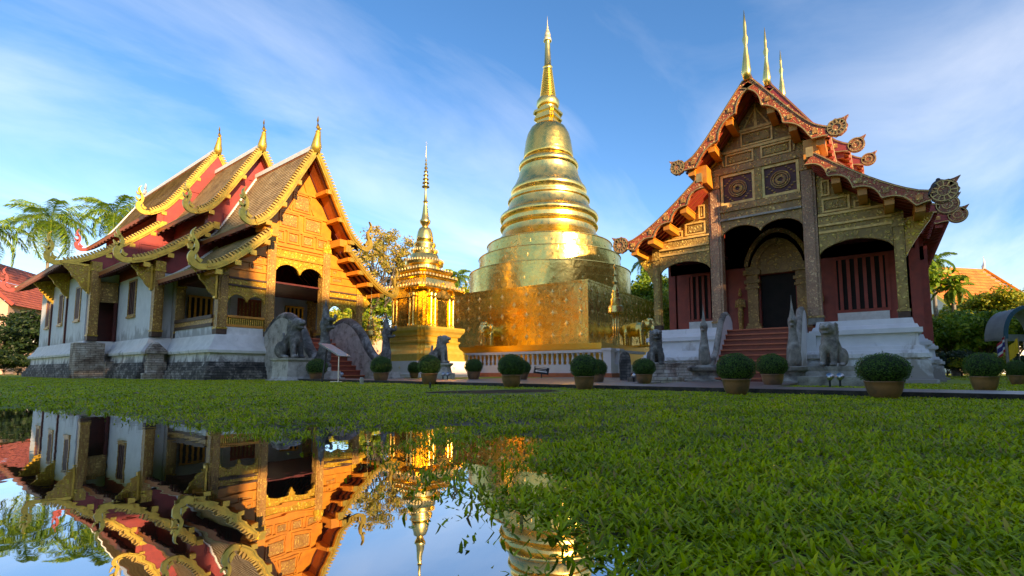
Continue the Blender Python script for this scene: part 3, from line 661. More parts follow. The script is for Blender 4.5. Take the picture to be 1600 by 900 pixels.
q = MB(); q.box((-1.2, .02, 5.92), (1.2, .2, 6.24), 0); q.box((-1.22, -.03, 5.84), (1.22, .2, 5.92), 1); q.box((-1.22, -.03, 6.24), (1.22, .12, 6.32), 1); q.build('frieze', ['gold_carved', 'wood_orange'], HL)
q = MB(); q.prism(valance(-1.2, 1.2, 5.84, 5.18, 5.55, 5.12, 2), .04, .16, 0); q.build('valance', 'gold_carved', HL)
for s in (-1, 1):
    a, b_ = sorted((s*1.64, s*3.26)); q = MB()
    q.box((a, .02, 4.26), (b_, .18, 4.5), 0); q.box((a, -.03, 4.5), (b_, .18, 4.58), 1); q.box((a, -.02, 4.17), (b_, .18, 4.255), 1); q.build('frieze', ['gold_carved', 'wood_dark'], HL)
    q = MB(); q.prism(valance(a, b_, 4.168, 3.45, 3.8, 3.5, 2), .04, .15, 0); q.build('valance', 'gold_carved', HL)
    q = MB(); P = [(s*3.7, 4.58), (s*1.64, 4.58), (s*1.64, zat(T['lo'], 2.0)-.1)]+[(s*u, z-.12) for u, z in T['lo'] if 2.0 < u < 3.7]; q.prism(P, .1, .28, 0)
    for z, ue in ((4.95, 3.2), (5.35, 2.9), (5.75, 2.5)): q.box((s*1.64, .03, z), (s*ue, .1, z+.07), 0)
    panelled(q, min(s*1.75, s*2.4), max(s*1.75, s*2.4), 5.02, 5.33, .1, .05, 0, 1, .05); panelled(q, min(s*1.75, s*2.1), max(s*1.75, s*2.1), 5.43, 5.72, .1, .05, 0, 1, .05)
    q.build('side_pediment', ['wood_orange', 'gold_fine'], HL)
    # low parapet with little gold balusters
    def parapet(p0, p1, axis):
        m_ = MB()
        if axis == 'u':
            u0, u1 = p0, p1; m_.box((u0, .08, 2.35), (u1, .3, 2.46), 1); m_.box((u0, .02, 2.76), (u1, .34, 2.86), 1); n = int((u1-u0)/.09)
            for k in range(n): c = u0+(k+.5)*(u1-u0)/n; m_.box((c-.027, .1, 2.46), (c+.027, .2, 2.76), 0)
            m_.box((u0, .22, 2.46), (u1, .26, 2.76), 2)
        m_.build('parapet', ['gold_paint', 'wood_orange', 'wood_dark'], HL)
    parapet(a, b_, 'u')
    q = MB(); q.box((a, .1, 1.95), (b_, .28, 2.349)); q.build('dado', 'white', HL)
    x = s*3.6; q = MB(); q.box((x-.09, .42, 1.95), (x+.09, 4.72, 2.349)); q.build('dado', 'plaster', HL)
    q = MB(); q.box((x-.13, .42, 2.35), (x+.13, 4.72, 2.5), 0); q.box((x-.1, .42, 2.5), (x+.1, 4.72, 2.7), 1); q.box((x-.15, .42, 2.7), (x+.15, 4.72, 2.86), 0); q.build('parapet', ['wood_dark', 'gold_fine'], HL)
    q = MB(); q.box((x-.1, .42, 4.55), (x+.1, 4.72, 5.0), 0); q.build('wall_plate', 'red_dark', HL)
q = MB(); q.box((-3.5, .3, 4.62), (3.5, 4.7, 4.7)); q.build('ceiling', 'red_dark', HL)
# inner doorway
q = MB(); q.box((-1.08, 5.1, 2.0), (-.72, 5.199, 4.75)); q.box((.72, 5.1, 2.0), (1.08, 5.199, 4.75)); q.box((-.72, 5.1, 4.4), (.72, 5.199, 4.75)); q.build('door_frame', 'white', HL)
for s in (-1, 1):
    q = MB(); q.box((min(s*.02, s*.72), 5.25, 2.0), (max(s*.02, s*.72), 5.32, 4.4), 0)
    for k in range(3): q.box((s*(.12+k*.2)-.035, 5.21, 2.15), (s*(.12+k*.2)+.035, 5.25, 4.25), 1)
    q.build('door', ['soffit', 'gold_fine'], HL)
    f = MB(); f.box((s*2.5-.55, 5.12, 2.75), (s*2.5+.55, 5.199, 4.2), 0); fo = f.build('window', 'dark', HL); g = MB()
    for k in range(5): c = s*2.5-.5+k*.25; g.box((c-.05, 5.06, 2.8), (c+.05, 5.119, 4.15))
    g.box((s*2.5-.58, 5.05, 2.68), (s*2.5+.58, 5.12, 2.8)); g.box((s*2.5-.58, 5.05, 4.15), (s*2.5+.58, 5.12, 4.25)); g.build('bars', 'gold_paint', fo)
# bases
MO = [(0.80, .30), (1.0, .28), (1.18, .28), (1.185, .42), (1.30, .44), (1.45, .34), (1.46, .30), (1.62, .22), (1.63, .18), (1.98, .04)]
SO = [(0.0, .62), (.22, .62), (.225, .56), (.42, .56), (.425, .48), (.60, .46), (.605, .38), (.80, .34)]
for k, rect in enumerate(((-3.69, 3.69, 0, 5.2), (-4.62, 4.62, 5.0, 10.9), (-5.86, 5.86, 10.6, 22.7))):
    q = MB(); base_mould(q, rect, [(z+.004*k, o+.003*k) for z, o in MO]); q.build('plinth', 'plaster_base', HL)
    q = MB(); base_mould(q, rect, [(z, o+.004*k) for z, o in SO]); q.build('footing', 'stone_dark', HL)
q = MB(); q.box((-6.4, 9.6, 0), (-5.25, 10.75, 1.84)); q.box((-5.25, 9.2, 0), (-4.7, 10.7, .9)); q.build('buttress', 'brick', HL)
q = MB(); base_mould(q, (-4.75, -4.3, 4.25, 4.9), [(0, .3), (.3, .3), (.31, .15), (.8, .15), (.81, .06), (1.2, .06), (1.21, .15), (1.35, .15), (1.75, -.15)]); q.build('buttress', 'brick', HL)
q = MB(); q.box((-3.75, 4.9, 1.9), (-3.3, 5.19, 4.9)); q.build('pier', 'pillar_white', HL)

def stairs(name, label, root_loc, rotz, w_, n, z1, run, humps, hump_mat, hw, ww, top_h=.65, wing=None):
    o = thing(name, label, 'staircase', root_loc, rotz); st = MB()
    for i in range(n):
        z = z1*(n-i)/n; y = -run*(i+1)/n; st.box((-w_, y, 0), (w_, 0 if i == 0 else -run*i/n, z-.045), 1); st.box((-w_, y-.05, z-.045), (w_, -run*i/n-.0, z), 0)
    st.build('step', ['steps', 'riser_shaded'], o)
    for s in (-1, 1):
        m_ = MB(); pts = humps; u = s*(w_+ww/2)
        # side wall: polygon in (y,z) extruded across u
        n_ = len(pts); vs = [(u-ww/2, y, z) for y, z in pts]+[(u+ww/2, y, z) for y, z in pts]
        area = sum(pts[i][0]*pts[(i+1) % n_][1]-pts[(i+1) % n_][0]*pts[i][1] for i in range(n_))
        A = tuple(range(n_)); B = tuple(range(2*n_-1, n_-1, -1)); sd_ = [(i, i+n_, (i+1) % n_+n_, (i+1) % n_) for i in range(n_)]
        if area > 0: A = A[::-1]; B = B[::-1]
        m_.add(vs, [A, B]+sd_)
        m_.build('side_wall', hump_mat, o)
        c = MB(); top = [p for p in pts if p[1] > .05]
        c.tube([(u, y, z) for y, z in top], [ww*.54]*len(top), 10); c.build('naga_body', hw, o, smooth=True)
    return o
hump = smoothpath([(.3, 2.1), (-.6, 2.68), (-1.5, 2.75), (-2.4, 2.25), (-3.2, 1.3), (-3.9, .8), (-4.5, .55)], 5)
stairs('staircase', 'red steps between curved grey naga walls in front of the orange gable hall', (12.44, 22.2, 0), 0, 1.3, 9, 1.98, 3.1, hump+[(-4.6, 0), (.3, 0)], 'stone_light', 'stone', .42, .42)

# ================================================================== RIGHT HALL
HR = thing('temple_hall', 'dark carved teak hall with scalloped red and gold bargeboards on a white plinth', 'temple hall', (19.5, 3.36, 0), R(-90), 'teak temple halls')
RT = [dict(w=-1.2, wall=.05, end=3.2, up=prof_up(10.75, 2.35, 8.15), lo=prof_lo(1.8, 7.45, 4.75, 5.45)),
      dict(w=3.1, wall=3.3, end=7.6, up=prof_up(12.65, 2.75, 9.1), lo=prof_lo(2.1, 8.7, 5.2, 6.15)),
      dict(w=7.5, wall=7.7, end=27.5, up=prof_up(14.05, 3.1, 10.0), lo=prof_lo(2.4, 9.6, 5.9, 6.8))]
for i, T in enumerate(RT):
    rf = MB(); we = T['end']
    for sgn in (-1, 1):
        roof_slab(rf, T['up'], T['w']+.13, we, .15, .13, sgn); roof_slab(rf, T['lo'], T['w']+.13, we, .15, .13, sgn)
    for sgn in (-1, 1): rafters(rf, T['lo'], T['w']+.15, we, sgn, .1, .32, 2); rafters(rf, T['up'], T['w']+.15, we, sgn, .1, .6, 2)
    ro = rf.build('roof', ['tile', 'soffit', 'red_wall'], HR)
    rd = MB(); rd.box((-.12, T['w']+.1, T['up'][0][1]+.12), (.12, we, T['up'][0][1]+.34)); rd.build('ridge', 'wood_dark', ro)
    barge(HR, 'bargeboard', T['up'], T['lo'], T['w'], 'scallop', ['barge_red', 'gold_line', 'disc', 'gold_fine'] if i == 0 else ['maroon', 'gold_line', 'disc', 'gold_fine'], rear=(i > 0))
    q = MB(); z = T['up'][0][1]+.1
    q.tube([(0, T['w']-.05, z-.05), (0, T['w']-.05, z+.25), (0, T['w'], z+.7), (0, T['w']+.04, z+1.3), (0, T['w']+.04, z+1.55), (0, T['w']+.03, z+1.72), (0, T['w']+.02, z+2.0), (0, T['w'], z+2.65)], [.10, .17, .12, .055, .11, .055, .06, .006], 10)
    q.build('roof_finial', 'gold_ring', HR, smooth=True)
    wd = T['wall']
    for sgn in (-1, 1):
        for pf, fr_ in ((T['up'], (.33, .62, .93)), (T['lo'], (.25, .48, .7, .92))):
            for f_ in fr_:
                P = interp(pf, 51); u, z = P[int(f_*50)]; bm = MB(); bm.box((sgn*u-.12, T['w']+.14, z-.42), (sgn*u+.12, wd+.02, z-.16), 0); bm.box((sgn*u-.14, T['w']+.1, z-.2), (sgn*u+.14, wd+.02, z-.16), 0)
                bm.build('beam', 'wood_orange' if i == 0 else 'red_wall', HR)
        u = T['lo'][0][0]; b2 = MB(); b2.box((sgn*u-.22, T['w']+.3, T['lo'][0][1]+.06), (sgn*u+.22, wd+.05, T['up'][-1][1]+.05)); b2.build('corbel', 'wood_orange' if i == 0 else 'red_wall', HR)
for i, hw, wend in ((1, 4.5, 7.8), (2, 5.0, 26.5)):
    T = RT[i]; q = MB(); q.prism(body_poly(hw, 4.9 if i == 1 else 5.2, T['up'], T['lo'], .06), T['wall'], wend, 0); q.build('gable_wall', 'red_wall', HR)
    q = MB(); z1 = 5.0 if i == 1 else 5.3
    q.box((-hw, T['wall']+.3, 1.9), (-hw+.3, wend, z1)); q.box((hw-.3, T['wall']+.3, 1.9), (hw, wend, z1)); q.build('wall', 'plaster_white', HR)
    for s in (-1, 1):
        if i == 2: c = MB(); c.box((min(s*4.3, s*4.72), T['wall']-.02, 1.5), (max(s*4.3, s*4.72), T['wall']+.3, 5.2)); c.build('pier', 'plaster_white', HR)
        for k in range(0, 2 if i == 1 else 6):
            w = T['wall']+.0+k*2.6; c = MB(); c.box((s*hw-.28 if s > 0 else s*hw-.12, w, 1.4), (s*hw+.12 if s > 0 else s*hw+.28, w+.5, z1+.5)); c.build('column', 'red_wall', HR)
# back wall of the porch
q = MB(); q.box((-4.3, 3.3, 1.9), (-.66, 3.5, 5.4)); q.box((.66, 3.3, 1.9), (4.3, 3.5, 5.4)); q.box((-.66, 3.3, 4.5), (.66, 3.5, 5.4)); q.box((-2.0, 3.3, 5.4), (2.0, 3.5, 8.2)); q.build('porch_wall', 'red_wall', HR)
q = MB(); q.box((-1.6, 3.52, 1.9), (1.6, 3.6, 4.9)); q.build('door', 'dark', HR)
q = MB(); q.box((-4.1, .2, 1.7), (4.1, 3.3, 1.93)); q.build('porch_floor', 'steps', HR)
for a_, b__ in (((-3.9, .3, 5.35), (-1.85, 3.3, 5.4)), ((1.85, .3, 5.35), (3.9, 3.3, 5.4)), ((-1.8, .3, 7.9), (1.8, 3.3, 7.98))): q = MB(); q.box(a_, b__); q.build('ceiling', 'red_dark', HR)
for s in (-1, 1):
    c = MB(); c.box((s*1.84-.06, .5, 1.95), (s*1.84+.06, 3.3, 8.0)) if False else None
    f = MB(); cu = s*2.85; f.box((cu-.78, 3.2, 2.75), (cu+.78, 3.299, 4.75), 0); f.box((cu-.86, 3.16, 2.65), (cu+.86, 3.2, 2.76), 1); f.box((cu-.86, 3.16, 4.74), (cu+.86, 3.2, 4.86), 1); f.box((cu-.86, 3.16, 2.76), (cu-.76, 3.2, 4.74), 1); f.box((cu+.76, 3.16, 2.76), (cu+.86, 3.2, 4.74), 1)
    fo = f.build('window', ['dark', 'red_wall'], HR); g = MB()
    for k in range(6): c_ = cu-.64+k*.256; g.box((c_-.055, 3.1, 2.76), (c_+.055, 3.199, 4.74))
    g.build('bars', 'red_wall', fo)
    q = MB(); q.box((cu-.8, 3.1, 1.93), (cu+.8, 3.299, 2.64)); q.build('dado', 'white', HR)
    # portal pilasters
    q = MB()
    for z0, z1, wd in ((1.93, 2.1, .34), (2.1, 2.3, .30), (2.3, 2.42, .25), (2.42, 3.9, .2), (3.9, 4.0, .27), (4.0, 4.15, .22), (4.15, 4.28, .3), (4.28, 4.5, .22), (4.5, 4.7, .33), (4.7, 4.85, .24)): q.box((s*.92-wd, 3.25-wd, z0), (s*.92+wd, 3.299, z1))
    q.build('pilaster', 'wood_fine', HR)
    # guardian figure beside the portal
    g = MB(); cx = s*1.42; ell(g, (cx, 3.05, 3.72), (.09, .09, .11)); cap(g, (cx, 3.05, 3.4), (cx, 3.05, 2.95), .14, .1); cap(g, (cx, 3.05, 2.9), (cx, 3.05, 2.15), .13, .09); g.lathe([(.05, 0), (.07, .05), (.01, .2)], (cx, 3.05, 3.8), 8)
    for k in (-1, 1): cap(g, (cx+k*.15, 3.03, 3.45), (cx+k*.19, 2.97, 3.15), .045, .04); cap(g, (cx+k*.19, 2.97, 3.15), (cx+k*.05, 2.9, 3.28), .04, .035)
    g.lathe([(.2, 0), (.2, .1), (.14, .15)], (cx, 3.05, 1.94), 10); remesh('relief_figure', g, .03, 'gold_fine', HR, 2)
# portal arch
q = MB()
for r0, z0, wd in ((1.15, 4.9, .12), (.85, 4.8, .2)):
    P = [(r0*math.cos(a), z0+(r0*1.25)*math.sin(a)**1.3 if a not in (0, math.pi) else z0) for a in [math.pi*i/20 for i in range(21)]]; q.ribbon(P, [wd*1.3]*21, 3.1, 3.29)
q.prism([(-.8, 4.52), (.8, 4.52)]+[(.8*math.cos(a), 4.8+1.0*max(math.sin(a), 0)**1.3) for a in [math.pi*i/14 for i in range(15)]], 3.18, 3.295)
q.build('portal_arch', 'wood_fine', HR)
# front columns
for s in (-1, 1):
    column(s*1.58, 0, 2.0, 8.0, .46, 'column_brown', HR, 'wood_fine', 'stone_grey'); column(s*3.97, 0, 2.05, 5.5, .30, 'wood_side', HR, 'wood_side', 'wood_dark')
    bmb = MB(); u = s*4.12; out_ = .75; poly = [(u, 5.25), (u+s*out_, 5.35), (u+s*out_*.85, 5.1)]+[(u+s*out_*.85*(1-k/8)**1.2, 5.1-1.1*k/8) for k in range(1, 9)]; bmb.prism(poly, .06, .2, 0); bmb.build('bracket', 'gold_carved', HR)
    # side bays
    a, b_ = sorted((s*1.82, s*3.82)); q = MB(); q.prism(valance(a, b_, 5.12, 4.42, 4.82, 4.42, 1, 18), .04, .16, 0); q.build('valance', 'wood_side', HR)
    q = MB(); q.box((a, .0, 5.12), (b_, .2, 5.2), 0); q.box((a, .04, 5.2), (b_, .2, 5.36), 1); q.box((a, -.03, 5.36), (b_, .2, 5.43), 0); q.box((a, .03, 5.43), (b_, .2, 5.72), 1); q.box((a, -.02, 5.72), (b_, .2, 5.78), 0); q.build('frieze', ['trim', 'wood_side'], HR)
    T = RT[0]; q = MB(); P = [(s*4.1, 5.5), (s*1.82, 5.5), (s*1.82, 7.35)]+[(s*u, z-.15) for u, z in T['lo'] if 1.95 < u < 4.1]+[(s*4.1, zat(T['lo'], 4.1)-.15)]; q.prism(P, .1, .3, 0)
    panelled(q, min(s*1.95, s*2.75), max(s*1.95, s*2.75), 5.85, 6.35, .1, .06, 1, 0, .06); panelled(q, min(s*2.85, s*3.3), max(s*2.85, s*3.3), 5.82, 6.1, .1, .05, 1, 0, .06); panelled(q, min(s*1.95, s*2.2), max(s*1.95, s*2.2), 6.45, 7.0, .1, .05, 1, 0, .06)
    q.box((min(s*1.82, s*4.05), .07, 5.79), (max(s*1.82, s*4.05), .1, 5.83), 2)
    q.build('side_pediment', ['wood_side', 'trim', 'trim'], HR)
q = MB(); q.prism(valance(-1.35, 1.35, 6.16, 5.58, 5.92, 5.6, 2, 14), .05, .17, 0); q.build('valance', 'wood_fine', HR)
q = MB(); q.box((-1.35, -.05, 6.16), (1.35, .2, 6.23), 1); q.box((-1.35, .03, 6.23), (1.35, .2, 6.5), 0); q.box((-1.35, -.04, 6.5), (1.35, .2, 6.57), 0); q.box((-1.35, .02, 6.57), (1.35, .2, 6.78), 0)
q.box((-1.8, -.02, 8.0), (1.8, .2, 8.26), 0); q.build('frieze', ['wood_fine', 'stone_light'], HR)
for s in (-1, 1):
    a, b_ = (-1.33, -.12) if s < 0 else (.12, 1.33); q = MB(); q.box((a, .12, 6.78), (b_, .2, 7.99), 0)
    q.box((a, .05, 6.78), (b_, .119, 6.88), 1); q.box((a, .05, 7.89), (b_, .119, 7.99), 1); q.box((a, .05, 6.88), (a+.09, .119, 7.89), 1); q.box((b_-.09, .05, 6.88), (b_, .119, 7.89), 1)
    c = ((a+b_)/2, 7.38)
    for r, wd in ((.13, .1), (.24, .045), (.31, .035)): P = [(c[0]+r*math.cos(t), c[1]+r*math.sin(t)) for t in [2*math.pi*i/24 for i in range(25)]]; q.ribbon(P, [wd]*25, .07, .119, 2)
    for i in range(4):
        sx, sy = ((1, 1), (1, -1), (-1, -1), (-1, 1))[i]
        for k in range(4): q.box((c[0]+sx*(.16+.08*k), .085, c[1]+sy*(.46-.08*k)), (c[0]+sx*(.24+.08*k), .119, c[1]+sy*(.42-.08*k)), 2)
    q.build('panel', ['red_dark', 'trim', 'gold_fine'], HR)
q = MB(); q.box((-.118, .0, 6.78), (.118, .2, 7.99)); q.build('mullion', 'wood_side', HR)
T = RT[0]; q = MB(); poly = [(1.9, 8.2), (1.9, zat(T['up'], 1.9)-.05)]+[(u, z-.1) for u, z in T['up'][::-1] if u < 1.85]; poly += [(-u, z) for u, z in poly[::-1][1:]]
q.prism(poly, .12, .3, 0); po = q.build('pediment', 'wood_fine', HR); q = MB()
for z0, z1, us, hw in ((8.32, 8.78, (-.62, .62), .5), (8.95, 9.5, (0,), .55)):
    for u in us: panelled(q, u-hw, u+hw, z0, z1, .12, .06, 0, 1, .07)
for z in (8.86, 9.58): hw = float(np.interp(z, [p[1] for p in T['up'][::-1]], [p[0] for p in T['up'][::-1]]))-.12; q.box((-hw, .03, z-.05), (hw, .12, z+.05), 0)
q.ribbon([(-.42, 9.65), (0, 10.35), (.42, 9.65)], [.06]*3, .05, .12, 0); q.ribbon([(0, 9.6), (0, 10.5)], [.12, .05], .04, .12, 0)
for s in (-1, 1): q.ribbon([(s*1.72, 8.35), (s*1.25, 8.8), (s*1.2, 8.35)], [.05]*3, .05, .12, 0)
q.build('panel', ['trim', 'wood_side'], po)
# white plinth
MR = [(0, .62), (.14, .62), (.15, .5), (.72, .46), (.76, .40), (.80, .40), (.81, .50), (.95, .50), (.96, .44), (1.05, .42), (1.06, .36), (1.18, .34), (1.19, .24), (1.58, .22), (1.59, .34), (1.74, .34), (1.75, .26), (1.86, .22), (1.87, .16), (2.06, .12)]
MR = [(z, o-.12) for z, o in MR]
def ring_sections(rects, mat_):
    for k, (rc, zt) in enumerate(rects):
        q = MB(); base_mould(q, rc, [(z*zt+.003*k, o+.003*k) for z, o in MR]); q.build('plinth', mat_, HR)
ring_sections([((-4.15, -1.62, -.05, 3.4), 1.0), ((1.62, 4.15, -.05, 3.4), 1.0), ((-4.55, 4.55, 3.25, 7.9), .83), ((-5.0, 5.0, 7.7, 26.8), .83)], 'plaster_white')
q = MB(); q.box((-1.6, -.3, 0), (1.6, 3.3, 1.7)); q.build('plinth', 'plaster_white', HR)
q = MB(); q.box((-4.75, -.62, 0), (-1.75, -.5, .72)); q.box((-4.85, -.7, 0), (-1.75, -.62, .2)); q.build('footing', 'brick', HR)
hump2 = [(.55, 2.25), (.35, 2.42), (.0, 2.5), (-.35, 2.42), (-.75, 2.1), (-1.1, 1.6), (-1.5, 1.05), (-2.0, .7), (-2.4, .5)]
stairs('staircase', 'wide red steps with white side walls before the dark teak hall', (19.1, 3.36, 0), R(-90), 1.12, 10, 1.9, 2.55, hump2+[(-2.45, 0), (.55, 0)], 'plaster_white', 'stone_grey', .2, .34)

# ================================================================== CHEDIS
def circ(r, n, ph=0): return [(r*math.cos(ph+2*math.pi*i/n), r*math.sin(ph+2*math.pi*i/n)) for i in range(n)]
def redent(a, d, k=2):
    q = []
    for i in range(k+1):   # one corner, going counter-clockwise, from the right side to the top side
        q.append((a-i*d, a-(k-i)*d)); 
        if i < k: q.append((a-(i+1)*d, a-(k-i)*d))
    o = []
    for j in range(4):
        c, s = [(1, 0), (0, 1), (-1, 0), (0, -1)][j]; o += [(x*c-y*s, x*s+y*c) for x, y in q]
    return o
def loft_z(mb, items, mi=0):
    mb.loft([[(x, y, z) for x, y in o] for o, z in items], mi)
CB = thing('chedi', 'tall gilded bell-shaped chedi on a square base, the largest gold tower', 'chedi', (33.32, 21.5, 0), R(3), 'gilded chedis')
CX, CY = 27+ (math.cos(R(3))-math.sin(R(3)))*6.65, 14.6+(math.sin(R(3))+math.cos(R(3)))*6.65
CB.location = (CX, CY, 0)
hb = 6.65
def diamonds(mb, face, us, zs, off, size, mi):
    for a, z, s in [(u, z, s) for u in us for z, s in zs]:
        pts = [(0, s*1.25), (s*.35, s*.4), (s, 0), (s*.35, -s*.4), (0, -s*1.25), (-s*.35, -s*.4), (-s, 0), (-s*.35, s*.4)]
        if face == 0: P = [(-off-.02, -(a+x), z+y) for x, y in pts]; C = (-off-.05, -a, z)
        else: P = [(a+x, -off-.02, z+y) for x, y in pts]; C = (a, -off-.05, z)
        mb.add(P+[C], [(i, (i+1) % 8, 8) for i in range(8)], mi)
q = MB(); q.box((-hb, -hb, 2.0), (hb, hb, 6.2), 0); q.box((-hb-.04, -hb-.04, 6.1), (hb+.04, hb+.04, 6.22), 0)
for fc in (0, 1):
    for j, z in enumerate((2.7, 3.45, 4.2, 4.95, 5.6)):
        for k in range(-6, 7):
            big = (j % 2 == 0) == (k % 2 == 0)
            diamonds(q, fc, [k*1.02], [(z, .19 if big else .10)], hb, 1, 1)
q.build('square_base', ['gold', 'gold_dia'], CB)
q = MB(); q.box((-hb-1.5, -hb-1.5, 0), (hb+1.5, hb+1.5, 2.0), 0); q.box((-hb-1.55, -hb-1.55, 1.7), (hb+1.55, hb+1.55, 2.06), 0); q.build('ledge', 'gold_deep', CB)
q = MB()
for r, z0, z1 in ((6.62, 6.2, 8.15), (5.86, 8.12, 9.45), (5.18, 9.42, 10.55)):
    loft_z(q, [(circ(r*.992, 72, .1), z0), (circ(r*.992-.03, 72, .1), z1-.06), (circ(r*.992+.03, 72, .1), z1-.05), (circ(r*.992+.02, 72, .1), z1)])
to = q.build('tier', 'gold', CB, auto=40)
q = MB()
for r, z in ((6.62, 6.9), (5.86, 8.75), (5.18, 9.95)):
    for k in range(20):
        a = .1+2*math.pi*(k+.5)/20; rr = r*math.cos(math.pi/20)+.01; s = .11; c, sn = math.cos(a), math.sin(a)
        pts = [(0, s*1.25), (s*.35, s*.4), (s, 0), (s*.35, -s*.4), (0, -s*1.25), (-s*.35, -s*.4), (-s, 0), (-s*.35, s*.4)]
        P = [(rr*c-x*sn, rr*sn+x*c, z+y) for x, y in pts]; q.add(P+[((rr+.04)*c, (rr+.04)*sn, z)], [(i, (i+1) % 8, 8) for i in range(8)])
q.build('ornament', 'gold_dia', to)
PR = [(5.1, 10.5), (4.6, 10.75), (4.0, 11.35), (3.85, 11.6), (3.86, 11.9), (4.0, 11.95), (4.08, 12.1), (3.98, 12.25), (3.86, 12.3), (3.86, 12.6), (4.02, 12.7), (4.12, 12.9), (4.05, 13.1), (3.9, 13.2), (3.6, 13.45), (3.45, 13.75), (3.3, 14.1), (3.3, 14.25), (3.42, 14.35), (3.42, 14.5), (3.3, 14.6), (3.05, 14.7), (3.05, 14.95), (3.15, 15.05), (3.2, 15.25), (3.12, 15.45), (3.0, 15.55), (2.8, 15.95), (2.65, 16.3), (2.5, 16.65), (2.5, 16.85), (2.36, 16.9), (2.36, 17.2), (2.48, 17.3), (2.53, 17.5), (2.45, 17.7), (2.32, 17.8), (2.12, 18.0)]
PB = [(2.12, 18.0), (2.1, 18.4), (2.02, 19.0), (1.92, 19.7), (1.76, 20.3), (1.5, 20.8), (1.22, 21.05), (1.0, 21.12)]
q = MB(); q.lathe(PR, n=64); q.build('ring_mouldings', 'gold_ring', CB, auto=50)
q = MB(); q.lathe(PB, n=56); q.build('bell', 'gold', CB, smooth=True)
q = MB()
for a, z in ((1.0, 21.1), (1.0, 21.3)): pass
loft_z(q, [(redent(.80, .12), 21.0), (redent(.80, .12), 21.5), (redent(.98, .14), 21.6), (redent(.98, .14), 21.75), (redent(.85, .12), 21.85), (redent(.85, .12), 22.05), (redent(1.02, .14), 22.15), (redent(1.02, .14), 22.35), (redent(.8, .1), 22.4)])
q.build('throne', 'gold_ring', CB)
q = MB(); sp = [(.7, 22.4), (.72, 22.75), (.9, 22.8), (.98, 23.0), (.95, 23.3), (.78, 23.55)]; z = 23.6
for k in range(16): r = .66-.02*k; sp += [(r, z), (r+.04, z+.06), (r, z+.12)]; z += .165
sp += [(.36, 26.3), (.42, 26.4), (.3, 26.5), (.22, 28.6), (.24, 28.75)]; q.lathe(sp, n=28); q.build('spire', 'gold_ring', CB, auto=50)
q = MB(); up_ = [(.3, 28.75), (.36, 28.8), (.3, 29.1), (.2, 29.15), (.27, 29.35), (.2, 29.6), (.14, 29.62), (.16, 29.75), (.1, 29.9), (.07, 29.93), (.09, 30.05), (.05, 30.2), (.02, 30.7), (.004, 31.15)]; q.lathe(up_, n=16); q.build('umbrella', 'gold_orn', CB, smooth=True)

CS = thing('chedi', 'small gilded chedi with pillared niches and a needle spire, standing left of the big one', 'chedi', (21.4, 23.6, 0), 0, 'gilded chedis')
def mould(name, items, mat_, root=CS, d=.1, auto=None):
    q = MB(); loft_z(q, [(redent(a, d), z) for a, z in items]); return q.build(name, mat_, root)
mould('white_base', [(2.36, 0), (2.36, .25), (2.30, .27), (2.28, 1.0)], 'pink_white', d=.16)
q = MB()
for fc in (0, 1):
    for u in (-1.5, -.5, .5, 1.5): diamonds(q, fc, [u], [(.62, .1)], 2.3, 1, 0)
q.build('ornament', 'gold_orn', CS)
mould('lower_base', [(2.2, 1.0), (2.2, 1.42), (2.1, 1.45), (2.0, 1.62), (1.82, 1.8), (1.76, 1.95), (1.76, 2.1), (1.84, 2.15), (1.84, 2.25), (1.72, 2.3), (1.72, 2.5), (1.84, 2.56), (1.9, 2.72), (2.02, 2.86), (2.06, 3.0), (2.04, 3.12)], 'gold_base', d=.16)
mould('shrine_body', [(1.62, 3.1), (1.62, 5.42)], 'gold', d=.2)
for fc in range(4):
    rot = Matrix.Rotation(fc*math.pi/2, 4, 'Z'); q = MB()
    q.box((-.42, -1.72, 3.12), (.42, -1.621, 5.0), 1)
    for x in (-.95, -.62, .62, .95): q.lathe([(.1, 3.12), (.12, 3.2), (.075, 3.3), (.075, 4.95), (.12, 5.05), (.1, 5.2)], (x, -1.72, 0), 10, 0)
    q.prism([(-.75, 4.95), (.75, 4.95), (.62, 5.2), (.3, 5.35), (0, 5.95), (-.3, 5.35), (-.62, 5.2)], -1.86, -1.62, 0)
    for x in (-.8, .8): q.ribbon([(x, 4.95), (x*1.15, 5.2), (x*1.05, 5.5)], [.14, .1, .01], -1.85, -1.7, 0)
    q.v = [tuple(rot @ Vector(p)) for p in q.v]; q.build('niche', ['gold_ring', 'gold'], CS)
q = MB()
loft_z(q, [(redent(a, .14), z) for a, z in [(1.7, 5.42), (2.0, 5.5), (2.0, 5.62), (1.6, 5.8), (1.5, 6.2), (1.62, 6.25), (1.66, 6.35), (1.3, 6.5), (1.25, 6.65), (1.42, 6.7), (1.44, 6.82), (1.05, 6.95)]])
for a, z, n_, sz in ((2.0, 5.66, 15, .1), (1.66, 6.38, 12, .09), (1.44, 6.85, 11, .08)):
    for f4 in range(4):
        for k in range(n_):
            t_ = -a+.1+(2*a-.2)*k/(n_-1); c, s_ = [(1, 0), (0, 1), (-1, 0), (0, -1)][f4]
            x, y = a-.04, t_
            if abs(t_) > a-.3: x -= .2
            X_, Y_ = x*c-y*s_, x*s_+y*c; q.box((X_-sz*.4, Y_-sz*.4, z-.04), (X_+sz*.4, Y_+sz*.4, z+.1), 1)
q.build('cornice', ['gold_ring', 'gold_orn'], CS)
q = MB(); q.lathe([(1.1, 6.9), (1.05, 7.2), (1.22, 7.25), (1.25, 7.45), (1.1, 7.55), (.95, 7.7), (.9, 7.95), (.82, 8.0), (.84, 8.2), (.72, 8.3), (.66, 8.45), (.74, 8.6), (.7, 8.75), (.58, 8.8)], n=40)
